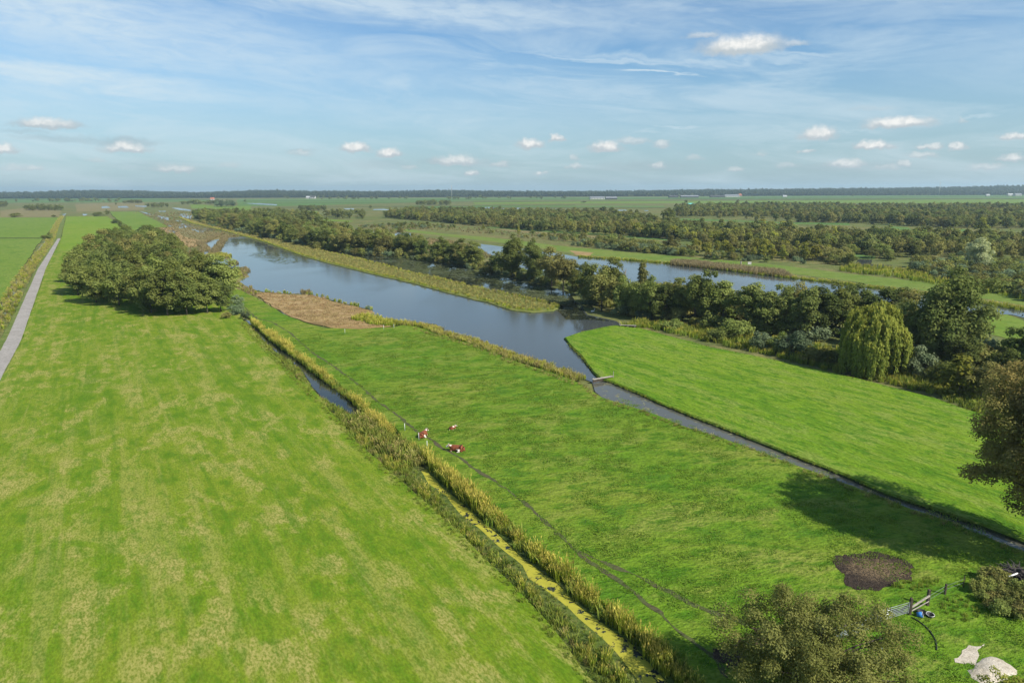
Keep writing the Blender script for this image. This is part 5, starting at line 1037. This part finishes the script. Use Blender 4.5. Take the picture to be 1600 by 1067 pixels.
c1 = G(714, 704.5, Z0); h1 = G(701, 700, Z0); cow(c1, R(166), 1.08, 'red brown cow with a white face lying beside the trail, nearest of the three', flip=1)
cow(G(661, 682, Z0), R(72), 1.02, 'red brown cow seen from behind, lying by the trail beside the white fence posts', flip=-1)
cow(G(707, 670.5, Z0), R(50), .62, 'small red and white calf lying alone beyond the other two cows', 1, flip=-1)

# ------------------------------------------------------------------ far farms
def barn(px, py, w, d, h, rh, ang, wall, roof, label, cat='barn', name='barn'):
    e = empty(name, G(px, py, 0), R(ang)); tag(e, label, cat)
    a, b = w/2, d/2; V = [(-a,-b,0),(a,-b,0),(a,b,0),(-a,b,0),(-a,-b,h),(a,-b,h),(a,b,h),(-a,b,h),(-a,0,h+rh),(a,0,h+rh)]
    F = [(0,1,5,4),(1,2,6,9,5),(2,3,7,6),(3,0,4,8,7)]; mobj('wall', mesh_np('wall', V, F, wall), parent=e)
    o_ = .6; k = rh/b; Vr = [(-a-o_,-b-o_,h-o_*k+.1),(a+o_,-b-o_,h-o_*k+.1),(a+o_,0,h+rh+.1),(-a-o_,0,h+rh+.1),(a+o_,b+o_,h-o_*k+.1),(-a-o_,b+o_,h-o_*k+.1)]
    Vr += [(x, y, z+.35) for x, y, z in Vr]; Fr = [(0,1,2,3),(3,2,4,5),(9,8,7,6),(11,10,8,9),(0,6,7,1),(5,4,10,11),(1,7,8,2),(2,8,10,4),(0,3,9,6),(3,5,11,9)]
    mobj('roof', mesh_np('roof', Vr, Fr, roof), parent=e)
    n = max(1, int(w/9))
    for i in range(n):
        x = -a+w*(i+.5)/n; bm = bmesh.new(); bar(bm, (x-1.2, -b-.03, h*.45), (x+1.2, -b-.03, h*.45), .12, 1.6 if h < 5 else 2.6); mobj('window' if cat == 'house' else 'door', bm_mesh('window', bm, GLASSM, False), parent=e)
for a_ in [(111,309.5,16,12,5,4,10,W_DARK,R_TILE,'farmhouse with orange roof in front of the ridge, far left','house','house'),
  (138,309.8,50,18,5,4,5,W_WHITE,R_GREY,'long pale grey roofed barn, leftmost of the far left farm row'),(149,309.5,26,16,6,4,-8,W_DARK,R_TEAL,'barn with bluish green roof in the far left farm row'),
  (160,309.6,14,12,6,4,4,W_WHITE,R_WHITE,'small bright white shed in the far left farm row'),(173,309.6,40,18,5,4,2,W_BRICK,R_WHITE,'low white roofed barn in the middle of the far left farm row'),(187,309.6,42,20,6,4,-3,W_WHITE,R_LG,'long pale green roofed barn, rightmost of the far left farm row'),
  (332,313.2,13,10,5,5,15,W_WHITE,R_TILE,'white house with orange roof left of the tall poplar grove','house','house'),
  (482,310.5,18,12,6,4,6,W_WHITE,R_WHITE,'white farm building before the ridge, left of a pair','house','house'),(489,310.5,20,12,7,5,-6,W_WHITE,R_DARK,'white farm with dark roof before the ridge, right of a pair','house','house'),
  (933,311.5,50,20,5,4,3,W_WHITE,R_GREY,'long pale shed in the middle far polder, left one'),(955,311.8,38,20,5,4,0,W_DARK,R_GREY,'grey shed right of the long pale one in the far polder'),
  (1052,309,36,18,5,4,2,W_DARK,R_DARK,'dark long barn, first of the row at the right of the far polder'),(1077,309,70,22,5,4,-2,W_DARK,R_GREY,'longest grey barn of the far polder row'),(1121,308.5,60,20,4,4,0,W_DARK,R_DARK,'dark low barn between two grey ones in the far polder row'),
  (1143,308,60,20,5,5,1,W_WHITE,R_GREY,'bright grey roofed barn in the far polder row'),(1156,306.8,14,11,6,5,20,W_BRICK,R_TILE,'house with orange roof right of the bright barn','house','house'),
  (1226,308,16,10,4,3,0,W_WHITE,R_WHITE,'small lone white shed on the bright far field'),(1233,305.2,16,12,7,5,10,W_BRICK,R_TILE,'brick house before the forest at the right centre','house','house'),
  (1284,305,18,12,9,6,-10,W_BRICK,R_TILE,'tall red roofed house before the forest at the right','house','house'),(1306,305.5,24,12,6,4,0,W_WHITE,R_WHITE,'white building right of the tall red roofed house','house','house'),(1313,305.6,16,12,6,4,5,W_WHITE,R_GREY,'white building with grey roof beside the white one','house','house'),
  (1333,303.5,22,12,8,4,3,W_WHITE,R_GREY,'pale house among trees before the right forest','house','house'),(1543,306.3,14,10,4,3,0,W_WHITE,R_WHITE,'lone white shed on the far right field'),(1578,306,22,12,5,4,4,W_WHITE,R_WHITE,'white barn left of another at the far right edge'),(1590,306,26,14,6,4,-4,W_WHITE,R_GREY,'white walled grey roofed barn at the far right edge')]:
    barn(*a_)
barn(1078.5, 321.5, 13, 8, 2.5, 2.5, 12, W_DARK, R_TEAL, 'shed with turquoise roof at the left end of the back wood', 'shed', 'shed')
for px, h, lab in [(1467, 62, 'thin pale mast rising over the forest at the right'), (706, 52, 'thin pale mast over the forest left of centre')]:
    o = bar_obj('radio_mast', (0,0,0), (0,0,h), 1.6, W_WHITE, rnd=True); p = G(px, 306 if px > 1000 else 309.8, 0); o.location = (p.x, p.y, 0); tag(o, lab, 'mast')

# ------------------------------------------------------------------ air
bm = bmesh.new(); bmesh.ops.create_cube(bm, size=1)
for v in bm.verts: v.co = Vector((v.co.x*18400, v.co.y*12900+5750, v.co.z*92+44.5))
m, t, out = newmat('air'); pv = t.nodes.new('ShaderNodeVolumePrincipled'); pv.inputs['Density'].default_value = HAZE; pv.inputs['Color'].default_value = (.66, .88, 1.0, 1); pv.inputs['Anisotropy'].default_value = .2
t.links.new(pv.outputs[0], out.inputs['Volume']); me = bpy.data.meshes.new('haze'); bm.to_mesh(me); bm.free()
tag(mobj('haze', me, m), 'thin bluish summer haze over the polder', kind='stuff')
